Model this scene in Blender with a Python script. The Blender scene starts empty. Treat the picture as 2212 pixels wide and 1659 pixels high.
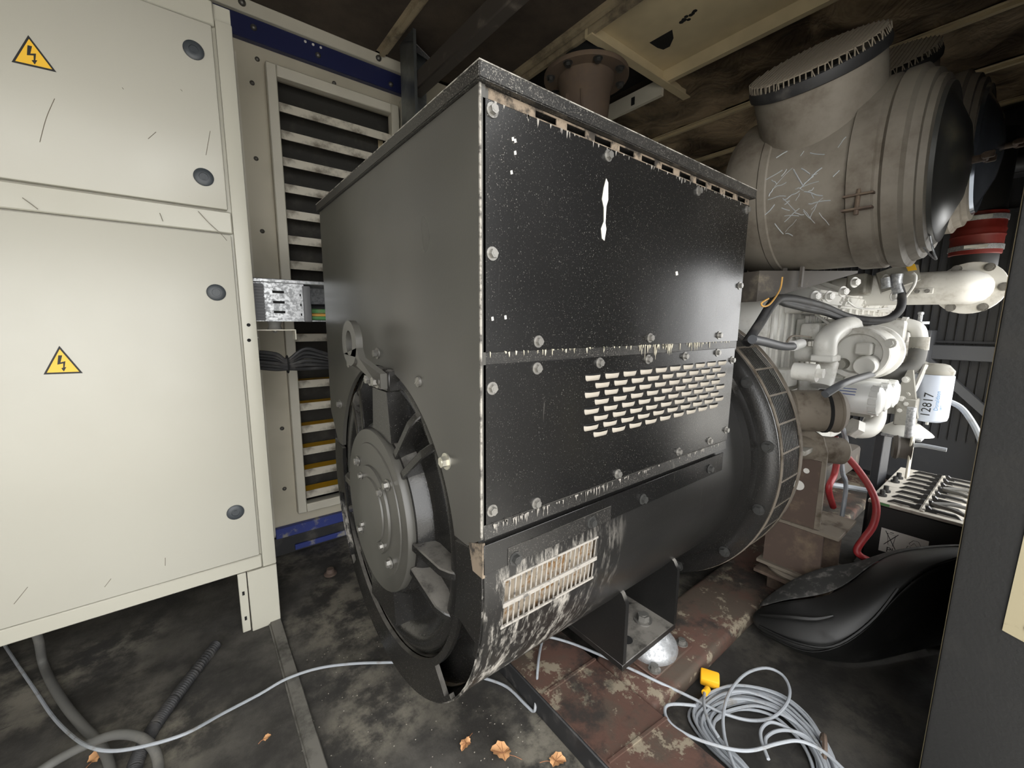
import bpy, bmesh, math, random
from mathutils import Vector, Matrix
from math import pi, sin, cos, radians as rad
random.seed(7)
scn = bpy.context.scene
COL = scn.collection
# ------------------------------------------------------------------ camera
YAW, PITCH, ROLL, FPX, CH = 0.907029, -0.148377, 0.0078045, 889.087, 1.25
_f = Vector((cos(PITCH)*cos(YAW), cos(PITCH)*sin(YAW), sin(PITCH)))
_r0 = Vector((sin(YAW), -cos(YAW), 0)); _u0 = _r0.cross(_f)
CR = cos(ROLL)*_r0 + sin(ROLL)*_u0
CU = -sin(ROLL)*_r0 + cos(ROLL)*_u0
cd = bpy.data.cameras.new('camera'); cam = bpy.data.objects.new('camera', cd); COL.objects.link(cam)
m3 = Matrix((CR, CU, -_f)).transposed()
cam.matrix_world = Matrix.Translation((0, 0, CH)) @ m3.to_4x4()
cd.sensor_width = 36; cd.sensor_fit = 'HORIZONTAL'; cd.lens = FPX/2212*36; cd.clip_start = .02; cd.clip_end = 200
scn.camera = cam
# ------------------------------------------------------------------ world, light, exposure
w = bpy.data.worlds.new('sky'); scn.world = w; w.use_nodes = True
bg = w.node_tree.nodes['Background']; bg.inputs[0].default_value = (1, 1, .99, 1); bg.inputs[1].default_value = 3.2
scn.view_settings.view_transform = 'Standard'; scn.view_settings.look = 'None'
scn.view_settings.gamma = 1; scn.view_settings.use_curve_mapping = False
scn.view_settings.exposure = 0.8
scn.cycles.use_denoising = True
scn.cycles.max_bounces = 12; scn.cycles.diffuse_bounces = 8; scn.cycles.glossy_bounces = 6
# ------------------------------------------------------------------ measuring helpers: a point of the photograph on a plane of the room
def ray(px, py): return _f + CR*((px-1106)/FPX) - CU*((py-829.5)/FPX)
def ax(px, py, X): d = ray(px, py); return Vector((0, 0, CH)) + d*(X/d.x)
def ay(px, py, Y): d = ray(px, py); return Vector((0, 0, CH)) + d*(Y/d.y)
def az(px, py, Z): d = ray(px, py); return Vector((0, 0, CH)) + d*((Z-CH)/d.z)
# ------------------------------------------------------------------ materials
MATS = {}
class N:
    def __init__(s, name):
        s.m = bpy.data.materials.new(name); s.m.use_nodes = True; s.t = s.m.node_tree
        s.b = s.t.nodes['Principled BSDF']; s.co = s.t.nodes.new('ShaderNodeTexCoord').outputs['Object']
    def new(s, ty): return s.t.nodes.new(ty)
    def put(s, sock, v):
        if isinstance(v, bpy.types.NodeSocket): s.t.links.new(v, sock)
        else: sock.default_value = (*v, 1) if (isinstance(v, tuple) and len(v) == 3 and sock.type == 'RGBA') else v
    def map(s, sc=(1, 1, 1), rot=(0, 0, 0), loc=(0, 0, 0)):
        n = s.new('ShaderNodeMapping'); s.put(n.inputs[0], s.co)
        n.inputs['Scale'].default_value = sc; n.inputs['Rotation'].default_value = rot; n.inputs['Location'].default_value = loc
        return n.outputs[0]
    def noise(s, scale, detail=4, rough=.6, vec=None, dist=0.):
        n = s.new('ShaderNodeTexNoise'); s.put(n.inputs['Vector'], vec or s.co)
        n.inputs['Scale'].default_value = scale; n.inputs['Detail'].default_value = detail
        n.inputs['Roughness'].default_value = rough; n.inputs['Distortion'].default_value = dist
        return n.outputs['Fac']
    def ramp(s, v, a, b, lo=0., hi=1.):
        n = s.new('ShaderNodeMapRange'); n.interpolation_type = 'SMOOTHSTEP'; s.put(n.inputs[0], v)
        n.inputs[1].default_value = a; n.inputs[2].default_value = b; n.inputs[3].default_value = lo; n.inputs[4].default_value = hi
        return n.outputs[0]
    def axis(s, k):
        n = s.new('ShaderNodeSeparateXYZ'); s.put(n.inputs[0], s.co); return n.outputs[k]
    def op(s, o, a, b):
        n = s.new('ShaderNodeMath'); n.operation = o; s.put(n.inputs[0], a); s.put(n.inputs[1], b); return n.outputs[0]
    def mix(s, f, a, b):
        n = s.new('ShaderNodeMix'); n.data_type = 'RGBA'; s.put(n.inputs[0], f); s.put(n.inputs[6], a); s.put(n.inputs[7], b); return n.outputs[2]
    def mixf(s, f, a, b):
        n = s.new('ShaderNodeMix'); s.put(n.inputs[0], f); s.put(n.inputs[2], a); s.put(n.inputs[3], b); return n.outputs[0]
    def bump(s, h, st=.2, d=.01):
        n = s.new('ShaderNodeBump'); s.put(n.inputs['Height'], h); n.inputs['Strength'].default_value = st; n.inputs['Distance'].default_value = d
        s.put(s.b.inputs['Normal'], n.outputs[0])
    def done(s, col, rough, metal=0., spec=None):
        s.put(s.b.inputs['Base Color'], col); s.put(s.b.inputs['Roughness'], rough); s.put(s.b.inputs['Metallic'], metal)
        if spec is not None: s.b.inputs['Specular IOR Level'].default_value = spec
        return s.m
def plain(name, c, rough=.5, metal=0., dirt=None, dscale=6, dlo=.5, dhi=.75, bump=0., bscale=60, spec=None):
    n = N(name); col = c; r = rough
    if dirt:
        k = n.ramp(n.noise(dscale, 6, .65), dlo, dhi); col = n.mix(k, c, dirt); r = n.mixf(k, rough, min(1., rough+.3))
    if bump: n.bump(n.noise(bscale, 3), bump, .004)
    MATS[name] = n.done(col, r, metal, spec); return MATS[name]
def black_paint(name, dust, streak=.0, rough=.25, white=False, speck=.64, tone=(.005, .005, .0052), filmk=.022, settle=0., cast=.04):
    n = N(name); base = tone
    s1 = n.ramp(n.noise(420, 2, .5), speck, speck+.14)
    s2 = n.ramp(n.noise(2.4, 3, .5), .25, .75, .25, 1.)
    k = n.op('MULTIPLY', s1, s2); k = n.op('MULTIPLY', k, dust*.65)
    film = n.ramp(n.noise(2.1, 2, .5), .2, .9, filmk*.25, filmk)
    k = n.op('MAXIMUM', k, film)
    if streak:
        st = n.ramp(n.noise(1., 6, .75, n.map((55, 55, 3.2))), .56, .82); area = n.ramp(n.noise(2.6, 3), .42, .68)
        k = n.op('MAXIMUM', k, n.op('MULTIPLY', n.op('MULTIPLY', st, area), streak))
    if white:
        st = n.ramp(n.noise(1., 7, .8, n.map((26, 14, 5.5))), .47, .66)
        a = n.op('MULTIPLY', n.ramp(n.axis(0), .95, .62), n.ramp(n.axis(2), .80, .70))
        a = n.op('MULTIPLY', a, n.ramp(n.axis(2), .2, .34))
        k = n.op('MAXIMUM', k, n.op('MULTIPLY', n.op('MULTIPLY', st, a), .85))
    if settle:   # dust lying on surfaces that face upward
        gm = n.new('ShaderNodeNewGeometry'); sx = n.new('ShaderNodeSeparateXYZ'); n.put(sx.inputs[0], gm.outputs['Normal'])
        up = n.op('MULTIPLY', n.ramp(sx.outputs[2], .35, .85), n.ramp(n.noise(14, 5, .7), .25, .6)); k = n.op('MAXIMUM', k, n.op('MULTIPLY', up, settle))
    col = n.mix(k, base, (.46, .43, .38)); r = n.mixf(k, rough, .85)
    r2 = n.op('ADD', r, n.ramp(n.noise(4, 2), .2, .9, 0, .08))
    n.bump(n.noise(180, 2), cast, .002)
    MATS[name] = n.done(col, r2); return MATS[name]
black_paint('alt_end', .3, .10, .24, speck=.68, tone=(.026, .026, .023), filmk=.17)
black_paint('alt_side', 1.0, .3, .2, speck=.645)
black_paint('alt_shell', 1.0, .45, .30, white=True, filmk=.04)
black_paint('alt_lid', 1.0, .9, .32, speck=.56, filmk=.06, settle=.4)
black_paint('alt_bell', .6, .15, .2, filmk=.035, settle=.3, cast=.16)
black_paint('alt_foot', .8, .1, .3, settle=.35)
def cream_mat(name, c, rough, dirtc, amt):
    n = N(name)
    g = n.ramp(n.noise(1.6, 4, .6), .35, .75, 0, .22*amt)
    st = n.op('MULTIPLY', n.ramp(n.noise(1., 5, .7, n.map((40, 40, 2.2))), .62, .82), n.ramp(n.noise(2.2, 2), .45, .65))
    sp = n.op('MULTIPLY', n.ramp(n.noise(75, 3), .74, .80), .7)
    k = n.op('MAXIMUM', g, n.op('MAXIMUM', n.op('MULTIPLY', st, .35*amt), n.op('MULTIPLY', sp, amt)))
    n.bump(n.noise(7, 3), .03, .004)
    MATS[name] = n.done(n.mix(k, c, dirtc), n.op('ADD', k, rough)); return MATS[name]
cream_mat('cabinet', (.47, .455, .385), .34, (.30, .27, .2), .55)
cream_mat('cabinet_door', (.49, .475, .41), .30, (.32, .29, .22), .5)
cream_mat('wall_cream', (.50, .46, .36), .5, (.12, .105, .08), 1.6)
cream_mat('frame_cream', (.58, .55, .46), .45, (.2, .17, .12), 1.4)
cream_mat('roof_cream', (.62, .52, .33), .5, (.10, .085, .06), 1.8)
plain('blue', (.016, .020, .070), .35, dirt=(.10, .10, .12), dscale=9, dlo=.6, dhi=.8)
plain('blue_floor', (.025, .04, .19), .5, dirt=(.25, .24, .22), dscale=14, dlo=.52, dhi=.66)
plain('slat', (.55, .51, .42), .5, dirt=(.16, .14, .11), dscale=11, dlo=.42, dhi=.7)
plain('yellow_paint', (.85, .46, .02), .45)
plain('mesh_dark', (.03, .028, .024), .9, dirt=(.07, .065, .055), dscale=5)
plain('rivet', (.12, .115, .105), .45, .6)
plain('bolt_steel', (.30, .29, .27), .38, .75, dirt=(.06, .055, .05), dscale=70)
plain('bolt_bright', (.62, .60, .52), .3, .8)
plain('bolt_black', (.05, .05, .048), .35, .3, dirt=(.3, .28, .25), dscale=60, dlo=.6, dhi=.8)
plain('galv', (.50, .51, .52), .38, .75, dirt=(.36, .37, .38), dscale=90, dlo=.4, dhi=.6)
plain('rubber', (.016, .016, .017), .6, dirt=(.07, .065, .06), dscale=12)
plain('rubber_grey', (.11, .108, .10), .7, dirt=(.18, .17, .15), dscale=9)
plain('edge_trim', (.10, .10, .105), .55)
plain('lock', (.045, .052, .058), .45)
plain('black_ink', (.01, .01, .01), .6)
plain('sign_yellow', (.86, .50, .03), .45)
plain('cable_grey', (.31, .33, .355), .45, dirt=(.22, .21, .19), dscale=25, dlo=.52, dhi=.75)
plain('wire_green', (.10, .28, .10), .6, dirt=(.3, .25, .15), dscale=20)
plain('wire_amber', (.55, .30, .07), .6)
plain('plug_yellow', (.90, .46, .02), .4, dirt=(.5, .26, .03), dscale=30, dlo=.62)
plain('grille_dust', (.30, .28, .25), .85, dirt=(.06, .055, .05), dscale=40, dlo=.5, dhi=.7)
plain('scuff', (.20, .18, .14), .7)
plain('slat_shade', (.05, .045, .038), .8)  # dark tone paints in the shade of the gaps under the slats
plain('latch', (.26, .225, .14), .6, dirt=(.12, .10, .06), dscale=20, dlo=.55, dhi=.7)
plain('strip', (.15, .142, .125), .6, dirt=(.05, .047, .04), dscale=7, dlo=.42, dhi=.65)
plain('edge_worn', (.33, .31, .275), .6, dirt=(.07, .065, .058), dscale=38, dlo=.44, dhi=.62)
plain('stain_pale', (.50, .46, .36), .95, dirt=(.25, .22, .17), dscale=60)
plain('rib_brown', (.34, .28, .185), .55, dirt=(.09, .07, .048), dscale=7, dlo=.4, dhi=.7)
plain('leaf', (.58, .31, .14), .7, dirt=(.36, .16, .06), dscale=60)
plain('leaf_vein', (.30, .13, .06), .8)
plain('engine', (.58, .57, .53), .36, dirt=(.20, .17, .12), dscale=9, dlo=.5, dhi=.8)
plain('engine_white', (.68, .67, .63), .34, dirt=(.22, .19, .14), dscale=8, dlo=.48, dhi=.85)
plain('engine_dark', (.075, .065, .055), .6, dirt=(.20, .17, .13), dscale=12)
plain('engine_plate', (.30, .29, .255), .5, dirt=(.16, .14, .11), dscale=14)
plain('filter_white', (.72, .72, .70), .3)
plain('filter_blue_white', (.55, .60, .70), .35)
plain('print_blue', (.12, .3, .55), .5)
plain('label_blue', (.02, .06, .30), .5)
plain('paper', (.62, .60, .56), .7)
plain('red_silicone', (.17, .016, .011), .45)
plain('red_cable', (.30, .022, .026), .45, dirt=(.25, .05, .04), dscale=10)
plain('cleaner', (.20, .178, .145), .6, dirt=(.075, .056, .038), dscale=3.5, dlo=.42, dhi=.75)
plain('cap_dark', (.07, .07, .065), .34, .2, dirt=(.22, .2, .14), dscale=5, dlo=.55, dhi=.8)
plain('cap_steel', (.22, .25, .30), .16, .8)
plain('scratch', (.38, .40, .41), .5)
plain('dust_mesh', (.20, .17, .13), .9)
plain('rust_brown', (.075, .05, .038), .75, dirt=(.16, .12, .08), dscale=14, dlo=.45, dhi=.75)
plain('stand_brown', (.16, .135, .105), .7, dirt=(.06, .045, .03), dscale=9, dlo=.48, dhi=.72)
plain('battery_top', (.50, .47, .41), .6, dirt=(.16, .145, .12), dscale=12)
plain('battery_black', (.012, .012, .012), .45)
plain('hex_clip', (.02, .02, .021), .35)
plain('plastic_liner', (.008, .008, .0078), .45, dirt=(.02, .019, .018), dscale=6, bump=.15, bscale=5)
plain('liner_dusty', (.03, .03, .028), .8, dirt=(.16, .15, .14), dscale=30, dlo=.5, dhi=.75)
plain('foam_black', (.010, .010, .0095), .8, dirt=(.022, .021, .019), dscale=4, bump=.3, bscale=90)
plain('radiator', (.035, .037, .042), .5, dirt=(.06, .06, .06), dscale=5)
plain('radiator_frame', (.075, .078, .085), .45)
plain('pipe_brown', (.11, .078, .058), .7, dirt=(.17, .12, .08), dscale=5, dlo=.4, dhi=.8)
plain('beam_dark', (.05, .042, .036), .6, dirt=(.14, .12, .10), dscale=13, dlo=.55, dhi=.8)
plain('stator', (.24, .20, .15), .9, dirt=(.16, .085, .03), dscale=38, dlo=.5, dhi=.62)
plain('dust_tan', (.34, .31, .265), .95, dirt=(.30, .26, .2), dscale=50)
plain('slot_dust', (.21, .165, .12), .95, dirt=(.03, .025, .02), dscale=22, dlo=.44, dhi=.6)
plain('void', (.004, .004, .004), .9)
plain('droppings', (.72, .69, .62), .9)
plain('gravel', (.58, .56, .52), .95, dirt=(.46, .44, .4), dscale=2)
plain('gal_post', (.13, .14, .14), .3, .6, dirt=(.34, .36, .36), dscale=4, dlo=.5, dhi=.8)
# floor: dirty black with pale dry patches, shade painted in
n = N('floor'); b = n.ramp(n.noise(3.5, 8, .7), .38, .7)
col = n.mix(b, (.028, .026, .023), (.085, .079, .069))
fine = n.ramp(n.noise(160, 3), .62, .78, 0, .5); col = n.mix(fine, col, (.13, .12, .10))
pa = n.op('MULTIPLY', n.ramp(n.noise(7, 7, .7), .42, .62), n.ramp(n.noise(1.7, 3, .5, n.map((1, 1, 1), loc=(.35, .2, 0))), .46, .62))
col = n.mix(n.op('MULTIPLY', pa, .75), col, (.22, .20, .16))
oil = n.op('MULTIPLY', n.ramp(n.op('ADD', n.axis(0), n.op('MULTIPLY', n.noise(4, 5), .25)), 1.05, 1.35), n.ramp(n.axis(1), .75, .55)); col = n.mix(n.op('MULTIPLY', oil, .72), col, (.012, .011, .0095))  # oil is shade painted into the floor colour at the near right
cr = n.ramp(n.noise(1., 4, .6, n.map((3, 22, 1), (0, 0, .5))), .66, .72, 0, .8); col = n.mix(cr, col, (.012, .011, .01))
n.bump(n.noise(40, 6, .7), .35, .006)
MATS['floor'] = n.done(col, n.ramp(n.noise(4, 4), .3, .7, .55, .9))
# skid: red oxide, flaking
n = N('skid'); col = n.mix(n.ramp(n.noise(5, 7, .7), .42, .6), (.09, .046, .033), (.07, .052, .038))
col = n.mix(n.ramp(n.noise(6.5, 8, .75, n.map((1, 1, 1), loc=(3, 1, 0))), .54, .58, 0, .85), col, (.25, .215, .155))
col = n.mix(n.ramp(n.noise(3.2, 8, .7, n.map((1, 1, 1), loc=(7, 2, 0))), .48, .60, 0, .92), col, (.022, .019, .016))
n.bump(n.noise(60, 6), .3, .004); MATS['skid'] = n.done(col, .75)
# ceiling linings
n = N('ceiling_foam'); col = n.mix(n.ramp(n.noise(2.2, 6, .65), .35, .75), (.035, .026, .019), (.085, .064, .045)); n.bump(n.noise(120, 3), .3, .004)
MATS['ceiling_foam'] = n.done(col, .9)
n = N('ceiling_foil'); k = n.ramp(n.noise(2.4, 6, .6, None, .6), .34, .72); col = n.mix(k, (.07, .05, .032), (.50, .385, .25))
n.bump(n.noise(4.5, 4, .5, None, .8), .9, .05); MATS['ceiling_foil'] = n.done(col, .5, .25)
# ------------------------------------------------------------------ geometry helpers
def V(*a): return Vector(a[0]) if len(a) == 1 else Vector(a)
class B:
    def __init__(s): s.bm = bmesh.new()
    def box(s, x0, x1, y0, y1, z0, z1, bev=0., seg=1):
        r = bmesh.ops.create_cube(s.bm, size=1, matrix=Matrix.Translation(((x0+x1)/2, (y0+y1)/2, (z0+z1)/2)) @ Matrix.Diagonal((abs(x1-x0), abs(y1-y0), abs(z1-z0), 1)))
        if bev:
            es = list({e for v in r['verts'] for e in v.link_edges})
            bmesh.ops.bevel(s.bm, geom=es, offset=bev, segments=seg, affect='EDGES', profile=.5)
        return s
    def bar(s, p0, p1, wd, ht, up=(0, 0, 1), bev=0.):
        p0, p1 = V(p0), V(p1); d = p1-p0; L = d.length; d = d/L; u = V(up); sd = d.cross(u).normalized(); u = sd.cross(d)
        M = Matrix((d, sd, u)).transposed().to_4x4(); M.translation = (p0+p1)/2
        r = bmesh.ops.create_cube(s.bm, size=1, matrix=M @ Matrix.Diagonal((L, wd, ht, 1)))
        if bev: bmesh.ops.bevel(s.bm, geom=list({e for v in r['verts'] for e in v.link_edges}), offset=bev, segments=1, affect='EDGES')
        return s
    def frame(s, d):
        d = V(d).normalized(); a = Vector((0, 0, 1)) if abs(d.z) < .9 else Vector((1, 0, 0))
        u = d.cross(a).normalized(); return d, u, d.cross(u)
    def lathe(s, prof, o, d, n=32, a0=0., a1=2*pi, cap=False):
        o = V(o); d, u, v = s.frame(d); full = abs(a1-a0-2*pi) < 1e-6; k = n if full else n+1; rings = []
        for r, t in prof:
            rings.append([s.bm.verts.new(o + d*t + (u*cos(a0+(a1-a0)*i/n) + v*sin(a0+(a1-a0)*i/n))*max(r, 1e-5)) for i in range(k)])
        for A, C in zip(rings, rings[1:]):
            for i in range(n):
                j = (i+1) % k; s.bm.faces.new((A[i], A[j], C[j], C[i]))
        if cap:
            s.bm.faces.new(rings[0][::-1]); s.bm.faces.new(rings[-1])
        return s
    def cyl(s, p0, p1, r0, r1=None, n=20):
        p0, p1 = V(p0), V(p1); d = p1-p0
        return s.lathe([(r0, 0), (r0 if r1 is None else r1, d.length)], p0, d, n, cap=True)
    def tube(s, pts, r, n=8, closed=False, sub=6):
        P = [V(p) for p in pts]; k = len(P)
        if sub > 1 and k > 2:
            Q = []
            rng = range(k if closed else k-1)
            for i in rng:
                g = (lambda j: P[j % k]) if closed else (lambda j: P[min(max(j, 0), k-1)])
                a, b_, c, d = g(i-1), g(i), g(i+1), g(i+2)
                for q in range(sub):
                    t = q/sub
                    Q.append(.5*((2*b_) + (c-a)*t + (2*a-5*b_+4*c-d)*t*t + (3*b_-a-3*c+d)*t*t*t))
            if not closed: Q.append(P[-1])
            P = Q; k = len(P)
        rings = []; u = None
        for i, p in enumerate(P):
            a = P[(i-1) % k] if closed or i else p; c = P[(i+1) % k] if closed or i < k-1 else p
            d = (c-a).normalized()
            if u is None: _, u, _ = s.frame(d)
            u = (u - d*u.dot(d)).normalized(); v = d.cross(u); rr = r(i/(k-1)) if callable(r) else r
            rings.append([s.bm.verts.new(p + (u*cos(2*pi*j/n) + v*sin(2*pi*j/n))*rr) for j in range(n)])
        for i in range(k if closed else k-1):
            A, C = rings[i], rings[(i+1) % k]
            for j in range(n): s.bm.faces.new((A[j], A[(j+1) % n], C[(j+1) % n], C[j]))
        if not closed: s.bm.faces.new(rings[0][::-1]); s.bm.faces.new(rings[-1])
        return s
    def prism(s, poly, axis, c0, c1):
        def mk(a, b_, c): return {'x': (c, a, b_), 'y': (a, c, b_), 'z': (a, b_, c)}[axis]
        A = [s.bm.verts.new(mk(a, b_, c0)) for a, b_ in poly]; C = [s.bm.verts.new(mk(a, b_, c1)) for a, b_ in poly]
        s.bm.faces.new(A[::-1]); s.bm.faces.new(C)
        for i in range(len(A)): j = (i+1) % len(A); s.bm.faces.new((A[i], A[j], C[j], C[i]))
        return s
    def poly3(s, pts, off):
        A = [s.bm.verts.new(V(p)) for p in pts]; C = [s.bm.verts.new(V(p)+V(off)) for p in pts]
        s.bm.faces.new(A[::-1]); s.bm.faces.new(C)
        for i in range(len(A)): j = (i+1) % len(A); s.bm.faces.new((A[i], A[j], C[j], C[i]))
        return s
    def mesh(s, name, mat, ang=38):
        bmesh.ops.recalc_face_normals(s.bm, faces=s.bm.faces)
        me = bpy.data.meshes.new(name); s.bm.to_mesh(me); s.bm.free(); me.materials.append(MATS[mat])
        me.polygons.foreach_set('use_smooth', [True]*len(me.polygons)); me.set_sharp_from_angle(angle=rad(ang)); return me
    def obj(s, name, mat, parent=None, label=None, ang=38):
        return link(name, s.mesh(name, mat, ang), parent, None, label)
def link(name, me, parent=None, mw=None, label=None):
    o = bpy.data.objects.new(name, me); COL.objects.link(o)
    if mw is not None: o.matrix_basis = mw
    if parent is not None:
        o.parent = parent; root = parent; T = Matrix.Identity(4)
        W = parent.matrix_basis.copy() if parent.parent is None else parent.parent.matrix_basis @ parent.matrix_parent_inverse @ parent.matrix_basis
        o.matrix_parent_inverse = W.inverted()
    if label: o['label'] = label
    return o
def tag(o, label, cat, group=None, kind=None):
    o['label'] = label
    if cat: o['category'] = cat
    if group: o['group'] = group
    if kind: o['kind'] = kind
    return o
def thing(name, label, cat, loc=(0, 0, 0), group=None):
    o = bpy.data.objects.new(name, None); COL.objects.link(o); o.matrix_basis = Matrix.Translation(V(loc)); o.empty_display_size = .05
    return tag(o, label, cat, group)
def struct(o, label=None):
    o['kind'] = 'structure'
    if label: o['label'] = label
    return o
def orient(loc, d, spin=0., sc=1.):
    M = V(d).to_track_quat('Z', 'Y').to_matrix().to_4x4() @ Matrix.Rotation(spin, 4, 'Z') @ Matrix.Scale(sc, 4)
    M.translation = V(loc); return M
def copy_tree(o, off, parent=None):
    c = o.copy(); COL.objects.link(c)
    if parent is None: c.matrix_basis = Matrix.Translation(V(off)) @ o.matrix_basis
    else: c.parent = parent
    for ch in [x for x in list(COL.objects) if x.parent == o]: copy_tree(ch, off, c)
    return c
def _bolt(mat, hexr=.0085, hh=.008, wr=.0125):
    b = B(); b.cyl((0, 0, 0), (0, 0, .002), wr, n=16); b.cyl((0, 0, .002), (0, 0, .002+hh), hexr, hexr*.96, n=6)
    b.cyl((0, 0, .002+hh), (0, 0, .0025+hh), hexr*.55, n=8); return b.mesh('bolt', mat, 25)
BOLT = {k: _bolt(k) for k in ('bolt_steel', 'bolt_bright', 'bolt_black')}
BOLT['engine'] = _bolt('engine_white')
b = B(); b.lathe([(.0001, .006), (.004, .0052), (.0062, .003), (.007, 0)], (0, 0, 0), (0, 0, 1), 12); RIVET = b.mesh('rivet', 'rivet')
def bolts(parent, locs, d, kind='bolt_steel', sc=1., name='bolt'):
    for p in locs: link(name, BOLT[kind], parent, orient(p, d, random.uniform(0, 1), sc))
def rivets(parent, locs, d, sc=1.):
    for p in locs: link('rivet', RIVET, parent, orient(p, d, 0, sc))
# ================================================================== STRUCTURE
WY = 2.40; CZ = 2.66; XE = 4.45
g = B(); g.box(-12, 16, -14, -.12, -.42, -.40); struct(g.obj('ground', 'gravel'), 'pale gravel ground outside the container')
fl = B(); fl.box(-1.7, XE, -.1, WY+.1, -.12, 0); struct(fl.obj('floor', 'floor'), 'dirty black steel floor with pale dusty patches')
# metal strip let into the floor
s = B(); s.box(.165, .206, .1, 1.86, 0, .012, .003); s.box(.160, .1645, .1, 1.86, 0, .006)
struct(s.obj('trim_1', 'strip'), 'worn grey metal strip running along the floor')
# far wall with louvre opening, made as a frame of four panels
wf = bpy.data.objects.new('wall_far', None); COL.objects.link(wf); struct(wf, 'cream sheet metal side wall behind the generator')
LX0, LX1, LZ0, LZ1 = .425, .995, .255, 2.395
for nm, bx in (('wall_panel', (-1.7, LX0, WY, WY+.03, .10, 2.52)), ('wall_panel', (LX1, 1.115, WY, WY+.03, .10, 2.52)), ('wall_panel', (LX0, LX1, WY, WY+.03, LZ1, 2.52)), ('wall_panel', (LX0, LX1, WY, WY+.03, .10, LZ0)), ('wall_panel', (1.115, XE, WY, WY+.03, .10, 2.66))):
    B().box(*bx).obj(nm, 'wall_cream', wf)
rivets(wf, [(.335+.012*math.sin(i), WY-.001, .36+.33*i) for i in range(7)] + [(.36, WY, 2.45), (.7, WY, 2.46)], (0, -1, 0), 1.5)
B().box(.245, .275, WY-.022, WY, .12, 2.44).obj('flange', 'frame_cream', wf)
fr = B()
for bx in ((.385, .43, .215, 2.435), (.985, 1.03, .215, 2.435)): fr.box(bx[0], bx[1], WY-.045, WY+.0, bx[2], bx[3], .004)
fr.box(.43, .985, WY-.045, WY, 2.385, 2.435, .004); fr.box(.43, .985, WY-.045, WY, .215, .262, .004)
fr.obj('louvre_frame', 'frame_cream', wf)
SLAT = B().box(.43, .987, WY-.018, WY-.012, 0, .040).mesh('slat', 'slat')
SLATT = B().box(.43, .987, WY-.012, WY+.07, .036, .039).mesh('slat_blade', 'yellow_paint')
SLATU = B().box(.43, .987, WY-.0115, WY+.0695, .030, .0355).mesh('slat_underside', 'slat_shade')
for i in range(17):
    z = 2.245 - .1225*i
    o = link('slat', SLAT, wf, Matrix.Translation((0, 0, z)))
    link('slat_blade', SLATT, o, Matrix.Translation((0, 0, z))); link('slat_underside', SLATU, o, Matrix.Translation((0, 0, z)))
B().box(-1.75, XE+.05, WY+.1, WY+.12, -.1, CZ+.09).obj('backing', 'mesh_dark', wf)
o = B().box(.955, .984, WY+.09, WY+.092, 2.19, 2.31).obj('tape', 'roof_cream', wf)
# blue rail and cream angle at the top of the wall
tr = bpy.data.objects.new('trim_2', None); COL.objects.link(tr); struct(tr, 'dark blue painted rail along the top of the wall')
B().box(-1.7, 1.115, WY-.035, WY-.001, 2.505, 2.60, .003).obj('rail', 'blue', tr)
rivets(tr, [(.35, WY-.036, 2.56), (.62, WY-.036, 2.545), (.99, WY-.036, 2.535)], (0, -1, 0), 1.9)
hb = B()
for x in (.565, .60, .635): hb.cyl((x, WY-.036, 2.585), (x, WY-.035, 2.585), .006, n=10)
hb.obj('rail_hole', 'paper', tr)
tr = bpy.data.objects.new('trim_3', None); COL.objects.link(tr); struct(tr, 'cream steel angle where wall meets roof')
B().box(-1.7, 1.13, WY-.05, WY-.001, 2.602, 2.66, .003).obj('angle', 'frame_cream', tr)
rivets(tr, [(.31, WY-.052, 2.635), (.92, WY-.052, 2.632)], (0, -1, 0), 2.2)
o = struct(B().box(.275, 1.4, WY-.03, WY-.001, .098, .155, .003).obj('trim_4', 'blue_floor'), 'scuffed bright blue strip at the foot of the wall')
o = struct(B().box(.25, 1.4, WY-.02, WY+.03, .0, .098).obj('trim_5', 'rubber'), 'black strip filling the dark gap below the blue strip')  # black strip stands in for the shaded gap at the wall foot
o = struct(B().box(.36, 1.4, WY-.034, WY-.021, .012, .042, .002).obj('trim_6', 'blue_floor'), 'thin blue strip on the black strip near floor')
# other walls
struct(B().box(-1.75, -1.7, -.05, WY+.1, -.1, CZ+.07).obj('wall_left', 'wall_cream'), 'cream end wall of the container')
struct(B().box(XE, XE+.05, -.05, WY+.1, -.1, CZ+.07).obj('wall_end', 'radiator'), 'black end wall behind the radiator')
wn = bpy.data.objects.new('wall_near', None); COL.objects.link(wn); struct(wn, 'near side wall with the two door openings')
for bx in ((-1.75, -1.35, -.1, -.02, -.1, CZ+.07), (-1.35, 1.43, -.1, -.02, 2.15, CZ+.07), (1.43, 2.28, -.08, .02, -.1, CZ+.07), (2.28, 3.9, -.08, -.0, 1.60, CZ+.07), (3.9, XE, -.08, 0, -.1, CZ+.07)):
    B().box(*bx).obj('wall_panel', 'foam_black', wn)
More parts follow.
